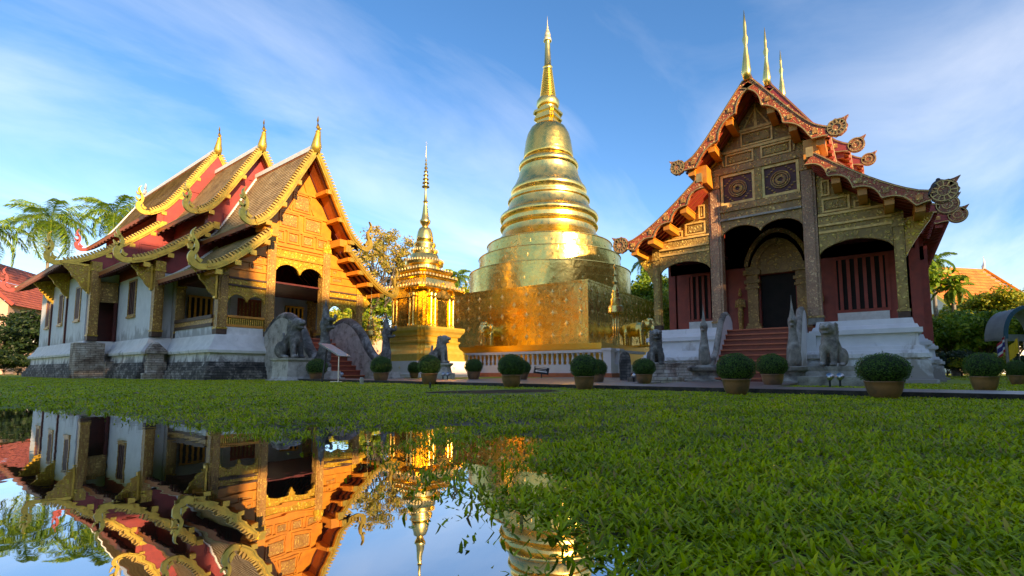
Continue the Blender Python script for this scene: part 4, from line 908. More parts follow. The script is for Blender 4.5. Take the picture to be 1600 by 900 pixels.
for r, z, n_ in ((1.22, 7.5, 40), (.84, 8.22, 28)):
    for k in range(n_): a = 2*math.pi*k/n_; q.box((r*math.cos(a)-.035, r*math.sin(a)-.035, z-.04), (r*math.cos(a)+.035, r*math.sin(a)+.035, z+.09), 1)
q.build('ring_mouldings', ['gold_ring', 'gold_orn'], CS, auto=50)
q = MB(); q.lathe([(.56, 8.8), (.55, 9.1), (.48, 9.5), (.38, 9.75), (.3, 9.82)], n=32); q.build('bell', 'gold_ring', CS, smooth=True)
q = MB(); sp = [(.2, 9.8), (.2, 9.95), (.34, 10.15), (.36, 10.3), (.26, 10.42), (.2, 10.8), (.14, 11.3), (.12, 11.5), (.17, 11.6), (.1, 11.7), (.07, 12.55), (.1, 12.6)]; q.lathe(sp, n=20)
z = 12.6
for k in range(8): r = .26-.028*k; q.lathe([(r, 0), (r*.9, .06), (r*.4, .12), (r*.4, .3)], (0, 0, z), 12); z += .26
q.lathe([(.035, 0), (.02, .6), (.004, 1.15)], (0, 0, z-.02), 8); q.build('spire', 'gold_ring', CS, auto=50)

# balustrade round the big chedi
BL = thing('balustrade', 'pinkish white baluster wall in front of the big gold chedi', 'balustrade', (24.9, 12.2, 0), R(1))
def baluster_run(p0, p1, n, names=True):
    (x0, y0), (x1, y1) = p0, p1
    for k in range(n):
        f_ = (k+.5)/n; x = x0+(x1-x0)*f_; y = y0+(y1-y0)*f_; q = MB()
        q.lathe([(.09, 0), (.09, .08), (.06, .1), (.11, .22), (.075, .38), (.055, .52), (.09, .58), (.09, .70)], (x, y, .78), 8); q.build('baluster', 'pink_white', BL, smooth=True)
baluster_run((0, .35), (0, 15.2), 42)
q = MB(); q.box((-.16, .2, 1.46), (.16, 15.4, 1.62)); q.box((.2, -.16, 1.46), (5.0, .16, 1.62)); q.build('rail', 'pink_white', BL)
q = MB(); q.box((-.17, .2, .28), (.17, 15.4, .78)); q.box((.2, -.17, .28), (5.0, .17, .78)); q.build('plinth', 'pink_white', BL)
q = MB(); q.box((-.3, -.3, 0), (.28, 15.4, .28)); q.box((.28, -.3, 0), (5.0, .28, .277)); q.build('footing', 'steps', BL)
for x, y in ((0, 0), (1.05, -.02)): q = MB(); q.box((x-.24, y-.24, .28), (x+.24, y+.24, 1.55)); q.box((x-.3, y-.3, 1.55), (x+.3, y+.3, 1.68)); q.build('pier', 'pink_white', BL)

# elephants
def elephant(label, loc, rotz, s):
    g = MB(); ell(g, (-.2, 0, 1.05), (.85, .46, .46)); ell(g, (-.9, 0, 1.0), (.5, .42, .42)); ell(g, (.62, 0, 1.32), (.36, .33, .36)); ell(g, (.72, .12, 1.55), (.2, .17, .17)); ell(g, (.72, -.12, 1.55), (.2, .17, .17))
    for sy in (-1, 1):
        cap(g, (.25, sy*.27, .95), (.3, sy*.27, .1), .18, .14); cap(g, (-.85, sy*.26, .9), (-.85, sy*.26, .1), .2, .15)
        ell(g, (.5, sy*.42, 1.28), (.1, .2, .3)); cap(g, (.88, sy*.14, 1.1), (1.1, sy*.17, .95), .04, .025)
    P = [(.88, 1.32), (1.02, 1.1), (1.03, .8), (.99, .5), (1.02, .25), (1.12, .12)]
    for i in range(len(P)-1): cap(g, (P[i][0], 0, P[i][1]), (P[i+1][0], 0, P[i+1][1]), .15-.02*i, .13-.02*i)
    o = thing('elephant_statue', label, 'elephant statue', loc, rotz, 'golden elephants of the chedi'); b_ = remesh('body', g, .035, 'gold_ring', o, 3)
    q = MB(); q.box((-1.2, -.5, -.06), (1.2, .5, .04)); q.build('plinth', 'gold_deep', o); o.scale = (s, s, s); return o
e1 = on('x', 25.6, 768, 541); elephant('golden elephant facing out from the wide front face of the square chedi base', (26.2, e1[1]+.6, 2.1), R(183), 1.0)
e2 = on('x', 29.5, 1000, 552); elephant('golden elephant emerging from the right face of the chedi base beside the white plinth', (31.9, 13.3, 2.1), R(-97), 1.1)
# gilded tiered umbrellas
def lantern(label, loc, s=1.0):
    o = thing('tiered_umbrella', label, 'ceremonial umbrella', loc, 0, 'gilded openwork umbrellas'); q = MB()
    for a in range(4): q.lathe([(.05, 0), (.05, 2.0)], (.14*math.cos(a*1.571+.4), .14*math.sin(a*1.571+.4), 0), 8)
    q.build('pole', 'gold_ring', o, smooth=True); q = MB()
    q.lathe([(.42, 1.9), (.46, 1.95), (.44, 2.3), (.38, 2.35), (.3, 2.36), (.32, 2.4), (.31, 2.75), (.24, 2.8), (.25, 3.1), (.18, 3.15), (.2, 3.3), (.1, 3.5), (.07, 3.6), (.16, 3.75), (.08, 3.85), (.05, 4.1), (.12, 4.2), (.05, 4.3), (.04, 4.6), (.09, 4.68), (.03, 4.75), (.02, 5.2), (.005, 5.7)], n=18); q.build('canopy', 'gold_ring', o, auto=40); o.scale = (s, s, s); return o
lp = on('x', 26.3, 963, 541); lantern('gilded openwork umbrella on poles before the dark corner of the big chedi', (26.3, lp[1], 1.9), 1.0)
lp = at_depth(578, 556, 24.5); lantern('gilded openwork umbrella between the orange gable hall and the small chedi', (lp[0], lp[1], 1.0), .62)

# ================================================================== STATUES
def lion_mesh():
    g = MB()
    cap(g, (-.28, 0, .36), (.12, 0, .82), .27, .25); ell(g, (.18, 0, .72), (.22, .23, .34)); cap(g, (.12, 0, .9), (.2, 0, 1.14), .22, .21)
    ell(g, (.26, 0, 1.2), (.25, .23, .23)); ell(g, (.47, 0, 1.22), (.17, .14, .07)); ell(g, (.44, 0, 1.06), (.14, .11, .045)); ell(g, (.6, 0, 1.27), (.05, .06, .05))
    for s in (-1, 1):
        ell(g, (-.28, s*.22, .30), (.30, .14, .30)); cap(g, (.24, s*.15, .62), (.30, s*.15, .06), .115, .09); ell(g, (.38, s*.15, .055), (.15, .09, .06)); ell(g, (.0, s*.28, .055), (.2, .08, .06))
        ell(g, (.16, s*.21, 1.32), (.06, .04, .10)); ell(g, (.44, s*.11, 1.31), (.06, .05, .05))
        for k in range(5): a = .5+k*.5; ell(g, (.12-.16*math.sin(a)*.5, s*.2, 1.32-k*.11), (.07, .06, .07), 8)
    for k in range(5): ell(g, (-.08-.02*k, 0, 1.32-k*.13), (.08, .09, .08), 8)
    cap(g, (-.5, 0, .2), (-.48, 0, .75), .05, .06); ell(g, (-.46, 0, .82), (.07, .06, .12))
    return g
_lion = remesh('body', lion_mesh(), .028, 'stone_grey', None, 2); _lm = _lion.data; _lm.name = 'lion_body'; bpy.data.objects.remove(_lion)
def lion(label, x, y, z, rz, s, mat_):
    o = bpy.data.objects.new('lion_statue', _lm.copy() if mat_ != 'stone_grey' else _lm); COL.objects.link(o)
    if mat_ != 'stone_grey': o.data.materials[0] = M[mat_]
    o.location = (x, y, z); o.rotation_euler = (0, 0, rz); o.scale = (s, s, s); return tag(o, label, 'lion statue', 'stone guardian lions')
def pedestal(label, x, y, rz, items, mat_):
    q = MB(); loft_z(q, [([(a, -a*.8), (a, a*.8), (-a, a*.8), (-a, -a*.8)], z) for a, z in items]); o = q.build('pedestal', mat_, None, loc=(x, y, 0), rotz=rz)
    return tag(o, label, 'pedestal', 'stone statue pedestals')
pedestal('pale plain stone block under the tall grey lion on the lawn', 9.95, 18.55, R(-90), [(.78, 0), (.78, .06), (.66, .08), (.60, .18), (.58, .78), (.66, .82), (.68, .90)], 'stone_light')
lion('tall grey lion with open mouth on the pale block before the porch', 9.95, 18.6, .90, R(-80), 1.12, 'stone')
pedestal('narrow stepped stone foot under the small white-streaked lion', 16.2, 16.7, R(-60), [(.62, 0), (.62, .3), (.5, .32), (.45, .6), (.55, .7), (.55, .78)], 'stone_light')
lion('white-streaked lion seen side-on before the small gold chedi', 16.2, 16.7, .78, R(-75), .92, 'stone_grey')
pedestal('broken stepped brick pedestal under the lion beside the round shrub', 15.3, 5.85, R(-90), [(.72, 0), (.72, .2), (.55, .22), (.5, .45), (.42, .46), (.42, .60)], 'brick')
lion('dark lion sitting left of the white plinth of the teak hall', 15.35, 5.85, .60, R(-155), .80, 'stone')
pedestal('dark stepped stone pedestal with two spotlights at its front', 14.95, 1.05, R(-90), [(.72, 0), (.72, .26), (.56, .27), (.54, .38), (.48, .39), (.50, .46), (.50, .52)], 'stone_grey')
lion('brown-grey lion sitting upright before the white plinth of the teak hall', 15.0, 1.05, .52, R(-195), .80, 'stone_grey')
def spot(x, y, lab, az=180):
    o = thing('spotlight', lab, 'spotlight', (x, y, 0.02), R(az), 'small ground spotlights'); q = MB(); q.box((-.02, -.02, 0), (.02, .02, .2)); q.box((-.06, -.06, 0), (.06, .06, .02)); q.build('bracket', 'iron', o)
    q = MB(); q.tube([(-.06, 0, .2), (.1, 0, .26)], [.05, .085], 12); q.build('lamp_housing', 'steel', o, smooth=True); return o
for px_, lab in ((1297, 'left one of two round spotlights at the foot of the brown-grey lion'), (1313, 'right one of two round spotlights at the foot of the brown-grey lion')):
    p = on('z', .03, px_, 604.5); spot(p[0], p[1], lab, 190)
p = on('z', .03, 692, 594); spot(p[0], p[1], 'left spotlight of the pair at the foot of the white-streaked lion', 240); p = on('z', .03, 699, 594); spot(p[0], p[1], 'right spotlight of the pair at the foot of the white-streaked lion', 240)
p = on('z', .03, 990, 598); spot(p[0], p[1], 'spotlight on the grass left of the round shrub by the pier', 240); p = on('z', .03, 1266, 602); 
p = on('z', .03, 533, 594); spot(p[0], p[1], 'spotlight on the ground behind the slanted reading board', 240)
def naga_mesh(kind):
    g = MB()
    if kind == 'flame':
        P = [((-.35, .35), .30), ((-.1, .55), .30), ((.03, .95), .25), ((-.02, 1.35), .19), ((-.02, 1.65), .17), ((.05, 1.85), .18)]
        for i in range(len(P)-1): cap(g, (P[i][0][0], 0, P[i][0][1]), (P[i+1][0][0], 0, P[i+1][0][1]), P[i][1], P[i+1][1])
        ell(g, (.10, 0, 1.98), (.28, .20, .22)); ell(g, (.42, 0, 2.08), (.27, .14, .085)); ell(g, (.34, 0, 1.76), (.25, .13, .06)); ell(g, (.66, 0, 2.2), (.07, .07, .11)); ell(g, (.2, 0, 2.14), (.12, .23, .08)); ell(g, (.56, 0, 1.80), (.06, .08, .07))
        for k, (dx_, h, r) in enumerate(((-.18, 2.55, .06), (-.02, 2.75, .09), (.12, 2.45, .06))): cap(g, (.0, 0, 2.05), (dx_*.9, 0, h*.9), .17, r*1.3); cap(g, (dx_*.9, 0, h*.9), (dx_-.02, 0, h+.2), r, .02)
        for s in (-1, 1): ell(g, (-.02, s*.17, 1.9), (.13, .04, .2)); 
        for k in range(5): ell(g, (-.2+.02*k, 0, 1.1+.2*k), (.09, .05, .1), 8)
    else:
        P = [((-.25, .1), .22), ((0, .25), .25), ((.06, .55), .22), ((.0, .85), .16), ((.0, 1.1), .13), ((.03, 1.25), .13)]
        for i in range(len(P)-1): cap(g, (P[i][0][0], 0, P[i][0][1]), (P[i+1][0][0], 0, P[i+1][0][1]), P[i][1], P[i+1][1])
        ell(g, (.06, 0, 1.35), (.17, .14, .13)); ell(g, (.24, 0, 1.38), (.15, .08, .05)); ell(g, (.2, 0, 1.24), (.13, .07, .035)); ell(g, (.36, 0, 1.44), (.04, .04, .06))
        cap(g, (.0, 0, 1.42), (-.02, 0, 1.75), .12, .05); cap(g, (-.02, 0, 1.75), (.0, 0, 2.15), .045, .015)
        for s in (-1, 1): ell(g, (-.03, s*.12, 1.35), (.09, .03, .14))
    return g
for kind, s_, lst in (('flame', 1.0, ((10.9, 17.8, .35, R(-90), 'grey naga with a tall flame crest at the left foot of the red steps', 1.0), (14.0, 17.9, .3, R(-88), 'grey naga with open jaws at the right foot of the red steps', .93))),
                      ('spike', 1.0, ((16.75, 4.72, .55, R(-180), 'slender grey naga on a round pedestal at the left foot of the white-walled stairs', .97), (16.7, 2.12, .50, R(-178), 'slender grey naga on a round pedestal at the right foot of the white-walled stairs', 1.02)))):
    r0 = remesh('naga_statue', naga_mesh(kind), .03, 'stone' if kind == 'flame' else 'stone_grey', None, 2)
    for k, (x, y, z, rz, lab, s) in enumerate(lst):
        o = r0 if k == 0 else r0.copy()
        if k: COL.objects.link(o)
        kx = 1 if kind == 'flame' else .82; o.location = (x, y, z); o.rotation_euler = (0, 0, rz); o.scale = (s*kx, s*kx, s); tag(o, lab, 'naga statue', 'stone nagas at the foot of the stairs')
        q = MB()
        if kind == 'flame': base_mould(q, (-.42, .42, -.5, .42), [(0, .12), (.14, .12), (.15, 0), (z+.05, 0)]); 
        else: q.lathe([(.62, 0), (.62, .1), (.45, .12), (.4, .25), (.42, .36), (.55, .42), (.58, .52), (.45, z+.04)], n=20)
        tag(q.build('pedestal', 'stone_light' if kind == 'flame' else 'stone_grey', None, loc=(x, y, 0)), ('square foot' if kind == 'flame' else 'round moulded pedestal')+(' under the naga left of the ' if k == 0 else ' under the naga right of the ')+('red steps of the orange gable hall' if kind == 'flame' else 'stairs of the dark teak hall'), 'pedestal', 'stone statue pedestals')
def figurine(label, px_, py_, h, mat_):
    p = on('z', .06, px_, py_); g = MB(); ell(g, (0, 0, .1), (.22, .22, .1)); cap(g, (0, 0, .15), (0, 0, .45), .16, .12); ell(g, (0, 0, .62), (.1, .1, .12)); cap(g, (0, 0, .7), (0, 0, .85), .04, .01)
    for s in (-1, 1): cap(g, (0, s*.14, .45), (-.12, s*.12, .25), .05, .04)
    o = remesh('seated_figure', g, .03, mat_, None, 2); o.location = (p[0], p[1], .05); o.scale = (h/.86,)*3; tag(o, label, 'small statue')
figurine('small dark seated figure on the paving before the small chedi', 631, 588, .9, 'stone_grey')
# dark stele leaning at the balustrade pier
p = on('z', .1, 977, 592); q = MB(); P = [(-.2, 0), (.2, 0), (.22, .7)]+[(.2*math.cos(a), .85+.25*math.sin(a)) for a in [math.pi*i/8 for i in range(9)]]+[(-.22, .7)]; q.prism(P, -.06, .06); tag(q.build('stone_slab', 'stone_dark', None, loc=(p[0], p[1], .05), rotz=R(-55)), 'dark round-topped stone slab standing by the balustrade pier', 'stone slab')

# ================================================================== POTTED SHRUBS
def leaf_shell(n, rad, size, flat=1.0, jit=.06):
    d = rng.normal(size=(n, 3)); d /= np.linalg.norm(d, axis=1)[:, None]; d = d[d[:, 2] > -.75]; n = len(d)
    ph = rng.uniform(0, 6, 6); bump_ = 1+.035*np.sin(d[:, 0]*5+ph[0])*np.sin(d[:, 1]*6+ph[1])+.03*np.sin(d[:, 2]*7+ph[2]+d[:, 0]*4)
    c = d*(rad*bump_*(1+jit*rng.uniform(-1, .6, n)))[:, None]; c[:, 2] *= flat
    nn = d+rng.normal(size=(n, 3))*.55; nn /= np.linalg.norm(nn, axis=1)[:, None]
    a = np.cross(nn, rng.normal(size=(n, 3))); a /= np.linalg.norm(a, axis=1)[:, None]; b_ = np.cross(nn, a); s = size*rng.uniform(.7, 1.3, n)[:, None]
    v = np.stack([c-a*s, c-b_*s*.5, c+a*s, c+b_*s*.5], 1).reshape(-1, 3); f = np.arange(4*n).reshape(-1, 4); return v, f
def np_mesh(name, parts, mats):
    vs = []; fs = []; mi = []; o = 0
    for v, f, m_ in parts:
        vs.append(v); fs += (f+o).tolist(); mi += [m_]*len(f); o += len(v)
    me = bpy.data.meshes.new(name); me.from_pydata(np.concatenate(vs).tolist(), [], fs)
    for m_ in mats: me.materials.append(M[m_])
    me.polygons.foreach_set('material_index', mi); return me
shrub_protos = []
for vi, (flat, potw) in enumerate(((.95, .62), (.9, .66), (.72, .72))):
    o = thing('potted_shrub', 'x', 'potted shrub', (0, 0, 0), 0, 'clipped shrubs in brown pots')
    q = MB(); q.lathe([(.22, 0), (.25, .015), (.31, .14), (.345, .27), (.355, .35), (.37, .36), (.37, .385), (.34, .39), (.32, .36), (.03, .35)], n=28); q.build('pot', 'pot', o, smooth=True)
    cz, fz = ((.60, .80), (.645, .72), (.65, .72))[vi]; v, f = leaf_shell(5200, .49, .02 if vi < 2 else .018, fz, (.05, .05, .08)[vi]); v[:, 2] += cz
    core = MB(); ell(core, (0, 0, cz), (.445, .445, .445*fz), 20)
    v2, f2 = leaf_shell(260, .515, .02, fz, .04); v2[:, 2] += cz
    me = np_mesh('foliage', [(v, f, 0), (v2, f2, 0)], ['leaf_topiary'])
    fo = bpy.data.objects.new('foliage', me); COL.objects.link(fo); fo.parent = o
    co = core.build('shade_core', 'leaf_core', fo)  # near-black ball in place of the shade inside the shrub
    shrub_protos.append(o)
POTS = [(492, 560, 595, 17, 0, 'round shrub in a pot between the pale lion block and the reading board'),
 (593, 557, 598, 17.5, 0, 'round shrub in a pot below the naga right of the red steps'),
 (646, 565, 591, 10.5, 0, 'small round shrub half hidden left behind another, before the small chedi base'),
 (669, 555, 601, 18.5, 0, 'round shrub in an orange-brown pot left of the white-streaked lion'),
 (739.5, 560.6, 593.5, 14.5, 0, 'round shrub alone before the left end of the balustrade'),
 (799, 553.6, 605.5, 22, 0, 'large round shrub at the kerb before the middle of the balustrade'),
 (816, 562, 594, 14, 0, 'smaller shrub half hidden behind the large one at the middle of the balustrade'),
 (915, 554, 609, 23, 0, 'large round shrub at the kerb right of the little black sign'),
 (936, 561, 598, 14.5, 0, 'smaller shrub peeking out right behind the one next to the black sign'),
 (1009, 560, 600, 18.5, 1, 'round shrub in front of the dark lion near the teak hall'),
 (1158, 552, 617, 32, 1, 'biggest ball-shaped shrub standing before the wide red stairs'),
 (1213, 553, 604, 25.5, 1, 'ball-shaped shrub at the right side of the wide red stairs'),
 (1396, 552, 623, 46, 2, 'broad flattened shrub, the nearest and widest of all'),
 (1552, 551, 611.5, 34.5, 2, 'loose shaggy shrub in a wide bowl before the flags'),
 (1599, 563, 601, 20, 2, 'shrub cut by the right edge of the photo')]
used = set()
for cx, yt, yb, hw, kd, lab in POTS:
    p = on('z', .03, cx, yb); D = depth(p); wid = 2*hw/757*D*math.cos(math.atan((cx-800)/757)); hgt = (yb-yt)/757*D
    kd = kd if kd else int(cx) % 2; pr = shrub_protos[kd]; o = pr if kd not in used else copy_tree(pr); used.add(kd)
    H0 = 1.0
    o.location = (p[0]+.15*_fw[0], p[1]+.15*_fw[1], .025); o.scale = (wid, wid, hgt/H0); o.rotation_euler = (0, 0, rng.uniform(0, 6)); o['label'] = lab

# ================================================================== SMALL THINGS
p = on('z', .03, 524, 597); o = thing('reading_board', 'slanted reading board on a black post and thin steel stand beside the left naga', 'information board', (p[0], p[1], .03), R(-60))
q = MB(); q.beam((-.42, -.1, 0), (-.34, 0, 1.15), .05, .05); q.build('post', 'iron', o); q = MB(); q.beam((.1, 0, 0), (.1, 0, 1.0), .03, .03); q.box((-.1, -.15, 0), (.3, .15, .03)); q.build('stand', 'steel', o)
q = MB(); q.prism([(-.40, 1.30), (-.44, 1.27), (.30, .84), (.34, .87)], -.42, .42); q.build('board', simple('board_face', (.20, .26, .27), (.16, .2, .2), .25, 0, 4, 4, 0), o)
p = on('z', .06, 846, 590); o = thing('direction_sign', 'little black sign with white writing and an arrow before the balustrade', 'sign', (p[0], p[1], .05), R(-52))
q = MB(); q.box((-.025, -.02, 0), (.025, .02, .3)); q.build('post', 'iron', o); q = MB(); q.add([(-.42, -.03, .25), (.36, -.03, .15), (.42, -.03, .5), (-.36, -.03, .6), (-.42, 0, .25), (.36, 0, .15), (.42, 0, .5), (-.36, 0, .6)], [(0, 1, 2, 3), (7, 6, 5, 4), (0, 4, 5, 1), (1, 5, 6, 2), (2, 6, 7, 3), (3, 7, 4, 0)]); q.build('board', 'iron', o)
q = MB()
for i in range(9): x = -.3+i*.065; q.box((x, -.036, .5-.128*x-.02), (x+.045, -.031, .5-.128*x+.035))
for i in range(8): x = -.26+i*.065; q.box((x, -.036, .42-.128*x-.02), (x+.04, -.031, .42-.128*x+.01))
q.ribbon([(-.26, .36), (.28, .29)], [.06, .06], -.036, -.031); q.ribbon([(-.34, .37), (-.24, .355)], [.01, .12], -.036, -.031); q.build('lettering', 'white', o)
p = on('z', .06, 832, 587); o = thing('floodlight', 'black floodlight on a short post before the balustrade', 'floodlight', (p[0], p[1], .05), R(-52)); q = MB(); q.box((-.04, -.04, 0), (.04, .04, .45)); q.build('post', 'iron', o); q = MB(); q.box((-.2, -.1, .45), (.2, .1, .78)); q.box((-.22, -.12, .74), (.22, .12, .78)); q.build('lamp_housing', 'iron', o)
# marker pegs in the lawn edge
p = on('z', .03, 565, 600); q = MB(); q.lathe([(.05, 0), (.06, .16), (.04, .2)], n=10); tag(q.build('marker_peg', 'stone_light', None, loc=(p[0], p[1], .02)), 'short pale peg at the lawn edge before the red steps', 'peg')
p = on('z', .03, 672, 607); q = MB(); q.lathe([(.018, 0), (.02, .1), (.01, .14)], n=8); tag(q.build('marker_peg', 'iron', None, loc=(p[0], p[1], .02)), 'tiny black peg in the grass below the orange-brown pot', 'peg')
# bird on the curl of the right hall
g = MB(); ell(g, (0, 0, 0), (.17, .08, .08), 12, Matrix.Rotation(R(-50), 3, 'Y')); ell(g, (.09, 0, .15), (.06, .055, .055)); cap(g, (.13, 0, .15), (.2, 0, .15), .015, .004); cap(g, (-.1, 0, -.12), (-.18, 0, -.28), .05, .03)
for s in (-1, 1): cap(g, (.02, s*.03, -.06), (.04, s*.03, -.2), .012, .01)
M['bird'] = simple('bird_plumage', (.02, .02, .022), (.05, .05, .05), .5, 0, 8, 8, 0)
bd = remesh('pigeon', g, .018, 'bird', None, 1); bp = on('x', 18.35, 1461, 289); bd.location = tuple(bp); bd.rotation_euler = (0, 0, R(-60)); tag(bd, 'dark pigeon perched on the outer rosette of the right bargeboard', 'bird')
# earthen patch in the lawn
EARTH_ = 1; m_ = simple('bare_earth', (.17, .10, .06), (.09, .06, .04), 1.0, 0, 3, 20, .6, .03, 0.0); a = on('z', .03, 700, 613); b_ = on('z', .03, 855, 611); c_ = on('z', .03, 770, 621); ct = (a+b_)/2
vs = [(ct[0]+1.6*math.cos(t_)*(1+.15*math.sin(3*t_))*.72+ .6*math.sin(t_)*.3, ct[1]-1.5*math.cos(t_)*.3+.75*math.sin(t_)*(1+.2*math.cos(2*t_)), .036) for t_ in [2*math.pi*i/28 for i in range(28)]]
EARTH = (ct[0], ct[1]); q = MB(); q.add(vs+[(ct[0], ct[1], .06)], [(i, (i+1) % 28, 28) for i in range(28)]); tag(q.build('bare_earth', m_), 'patch of bare brown earth in the lawn', kind='structure')
# fallen stones at the left
for k, (px_, py_, s) in enumerate(((12, 584, .35), (32, 585, .45), (52, 586, .3))):
    p = on('z', .05, px_, py_); g = MB(); ell(g, (0, 0, .1), (1.0*s, .7*s, .45*s), 8); ell(g, (.4*s, .2, .1), (.6*s, .5*s, .3*s), 7); o = remesh('boulder', g, .08, 'stone_grey', None, 1); o.location = (p[0], p[1], 0); tag(o, ('pale flat boulder nearest the left edge of the photo', 'larger grey boulder between two others by the far plinth corner', 'small boulder against the dark footing of the left hall')[k], 'boulder', 'boulders behind the left hall')

# ================================================================== BACKGROUND BUILDINGS
def gable_building(name, label, loc, rotz, L, Wd, hwall, hroof, wmat, rmat, finial=True, over=1.0):
    o = thing(name, label, 'building', loc, rotz); q = MB(); q.box((-L/2, -Wd/2, 0), (L/2, Wd/2, hwall)); q.add([(-L/2, -Wd/2, hwall), (-L/2, Wd/2, hwall), (-L/2, 0, hroof)], [(0, 2, 1)]); q.add([(L/2, -Wd/2, hwall), (L/2, Wd/2, hwall), (L/2, 0, hroof)], [(0, 1, 2)]); q.build('wall', wmat, o)
    q = MB(); n = 16
    for s in (-1, 1):
        prev = None
        for k in range(n+1):
            f_ = k/n; y = s*f_*(Wd/2+over); z = hroof+.1-(hroof-hwall+.3)*(1.15*f_-.15*f_*f_)
            cur = (y, z)
            if prev: 
                q.add([(-L/2-over, prev[0], prev[1]), (L/2+over, prev[0], prev[1]), (L/2+over, cur[0], cur[1]+.04), (-L/2-over, cur[0], cur[1]+.04)], [(0, 1, 2, 3) if s < 0 else (3, 2, 1, 0)]); q.uv[len(q.f)-1] = [(0, k), (L, k), (L, k+.98), (0, k+.98)] if s < 0 else [(0, k+.98), (L, k+.98), (L, k), (0, k)]
            prev = cur
    ro = q.build('roof', rmat, o); q = MB()
    for e in (-1, 1):
        for s in (-1, 1): q.beam((e*(L/2+over), 0, hroof+.15), (e*(L/2+over), s*(Wd/2+over), hwall-.15), .18, .35)
    q.build('bargeboard', 'gold_paint' if rmat == 'tile_orange' else 'red_wall', o)
    if finial:
        for e in (-1, 1): q = MB(); x = e*(L/2+over); q.tube([(x, 0, hroof), (x, 0, hroof+.6), (x+e*.25, 0, hroof+1.3), (x+e*.1, 0, hroof+2.2)], [.2, .25, .14, .02], 8); q.build('roof_finial', 'white' if rmat == 'tile_orange' else 'maroon', o, smooth=True)
    return o
rb = at_depth(14, 560, 66); o = gable_building('monks_quarters', 'pink two-storey building with a red tiled roof behind the far left end of the hall', (rb[0], rb[1], 0), R(37+18), 24, 12, 8.2, 14.4, 'pink_wall', 'tile_red')
q = MB(); q.box((-10, -6.9, 3.6), (11, -6.0, 3.8), 0)
for k in range(40): q.box((-10+k*.52, -6.85, 3.8), (-9.8+k*.52, -6.75, 4.6), 1)
q.box((-10, -6.9, 4.6), (11, -6.7, 4.72), 1); q.build('balcony', ['pink_wall', 'white'], o)
for k in range(5): q = MB(); q.box((-9+k*4.2, -6.06, 4.0), (-7.4+k*4.2, -6.0, 6.4)); q.build('window', 'dark', o)
ob = at_depth(1462, 445, 76); o2 = gable_building('temple_hall', 'far hall showing only its bright orange tiled roof above the trees', (ob[0]-1.0, ob[1]-.5, 0), R(HEAD-90+12), 16, 15, 8.5, 16.6, 'white', 'tile_orange')
# boundary wall seen through the porch
q = MB(); q.box((-9, -.2, 0), (9, .2, 4.6), 0); q.box((-9, -.3, 4.6), (9, .3, 4.85), 1); bw = at_depth(560, 560, 52); tag(q.build('boundary_wall', ['pink_wall', 'white'], None, loc=(bw[0], bw[1], 0), rotz=R(-35)), 'warm pink wall with white coping glimpsed through the porch arches', 'wall')
# awning tent with flags, right edge
tp = on('z', .05, 1612, 592); TX, TY = at_depth(1612, 560, 24)[:2]; o = thing('party_tent', 'grey arched tent with a teal scalloped edge at the right edge of the photo', 'tent', (TX, TY, 0), R(HEAD-90))
M['tent'] = simple('tent_canvas', (.34, .36, .34), (.26, .28, .27), .7, 0, 2, 6, .2); M['tent_edge'] = simple('tent_edge', (.03, .13, .17), (.02, .09, .12), .7, 0, 2)
q = MB(); A = [(-1.2, 2.0)]+[(-1.2*math.cos(t_), 2.1+1.5*math.sin(t_)) for t_ in [math.pi*i/18 for i in range(19)]]
for i in range(len(A)-1): (x0, z0), (x1, z1) = A[i], A[i+1]; q.add([(x0, 0, z0), (x1, 0, z1), (x1*.9, 1.2, z1*.97), (x0*.9, 1.2, z0*.97), (x0, 0, z0-.02), (x1, 0, z1-.02), (x1*.9, 1.2, z1*.97-.02), (x0*.9, 1.2, z0*.97-.02)], [(0, 1, 2, 3), (7, 6, 5, 4)])
q.box((-1.05, 1.15, 1.95), (1.05, 1.19, 2.3)); q.build('canopy', 'tent', o)
q = MB(); q.ribbon(A, [.16]*len(A), -.06, .02); q.build('edge', 'tent_edge', o)
for x in (-1.16, -.3, 1.16): q = MB(); q.tube([(x, 0, 0), (x, 0, 2.0)], .03, 8); q.build('pole', 'steel', o)
M['flag_red'] = simple('flag_red', (.55, .03, .04), None, .7); M['flag_blue'] = simple('flag_blue', (.03, .03, .22), None, .7); M['flag_yellow'] = simple('flag_yellow', (.85, .55, .02), (.75, .45, .02), .7); M['flag_white'] = simple('flag_white', (.8, .8, .8), None, .7)
def flag(name, label, px_, py0, py1, stripes, wd):
    D = 21; a = at_depth(px_, py1, D); b_ = at_depth(px_, py0, D); o = thing(name, label, 'flag', (a[0], a[1], 0), R(HEAD-90), 'flags on poles by the tent'); H = b_[2]
    q = MB(); q.tube([(0, 0, 0), (0, 0, H)], .018, 8); q.build('pole', 'steel', o); q = MB(); n = 8; h = H-a[2]; tot = sum(s for s, _ in stripes); zc = 0
    for s, mi in stripes:
        for k in range(n):
            x0, x1 = -wd*k/n, -wd*(k+1)/n; dr0, dr1 = -h*.45*(k/n)**1.2, -h*.45*((k+1)/n)**1.2; y0, y1 = .05*math.sin(k*1.3), .05*math.sin((k+1)*1.3)
            z0 = H-.03-h*zc/tot*.62; z1 = H-.03-h*(zc+s)/tot*.62; q.add([(x0, y0, z0+dr0), (x1, y1, z0+dr1), (x1, y1, z1+dr1), (x0, y0, z1+dr0)], [(0, 1, 2, 3)], mi)
        zc += s
    q.build('cloth', ['flag_red', 'flag_white', 'flag_blue', 'flag_yellow'], o)
flag('flag', 'striped red, white and blue flag drooping left of the yellow one', 1573, 525, 562, [(1, 0), (1, 1), (2, 2), (1, 1), (1, 0)], .42)
flag('flag', 'plain yellow flag drooping before the tent', 1594, 527, 564, [(1, 3)], .5)
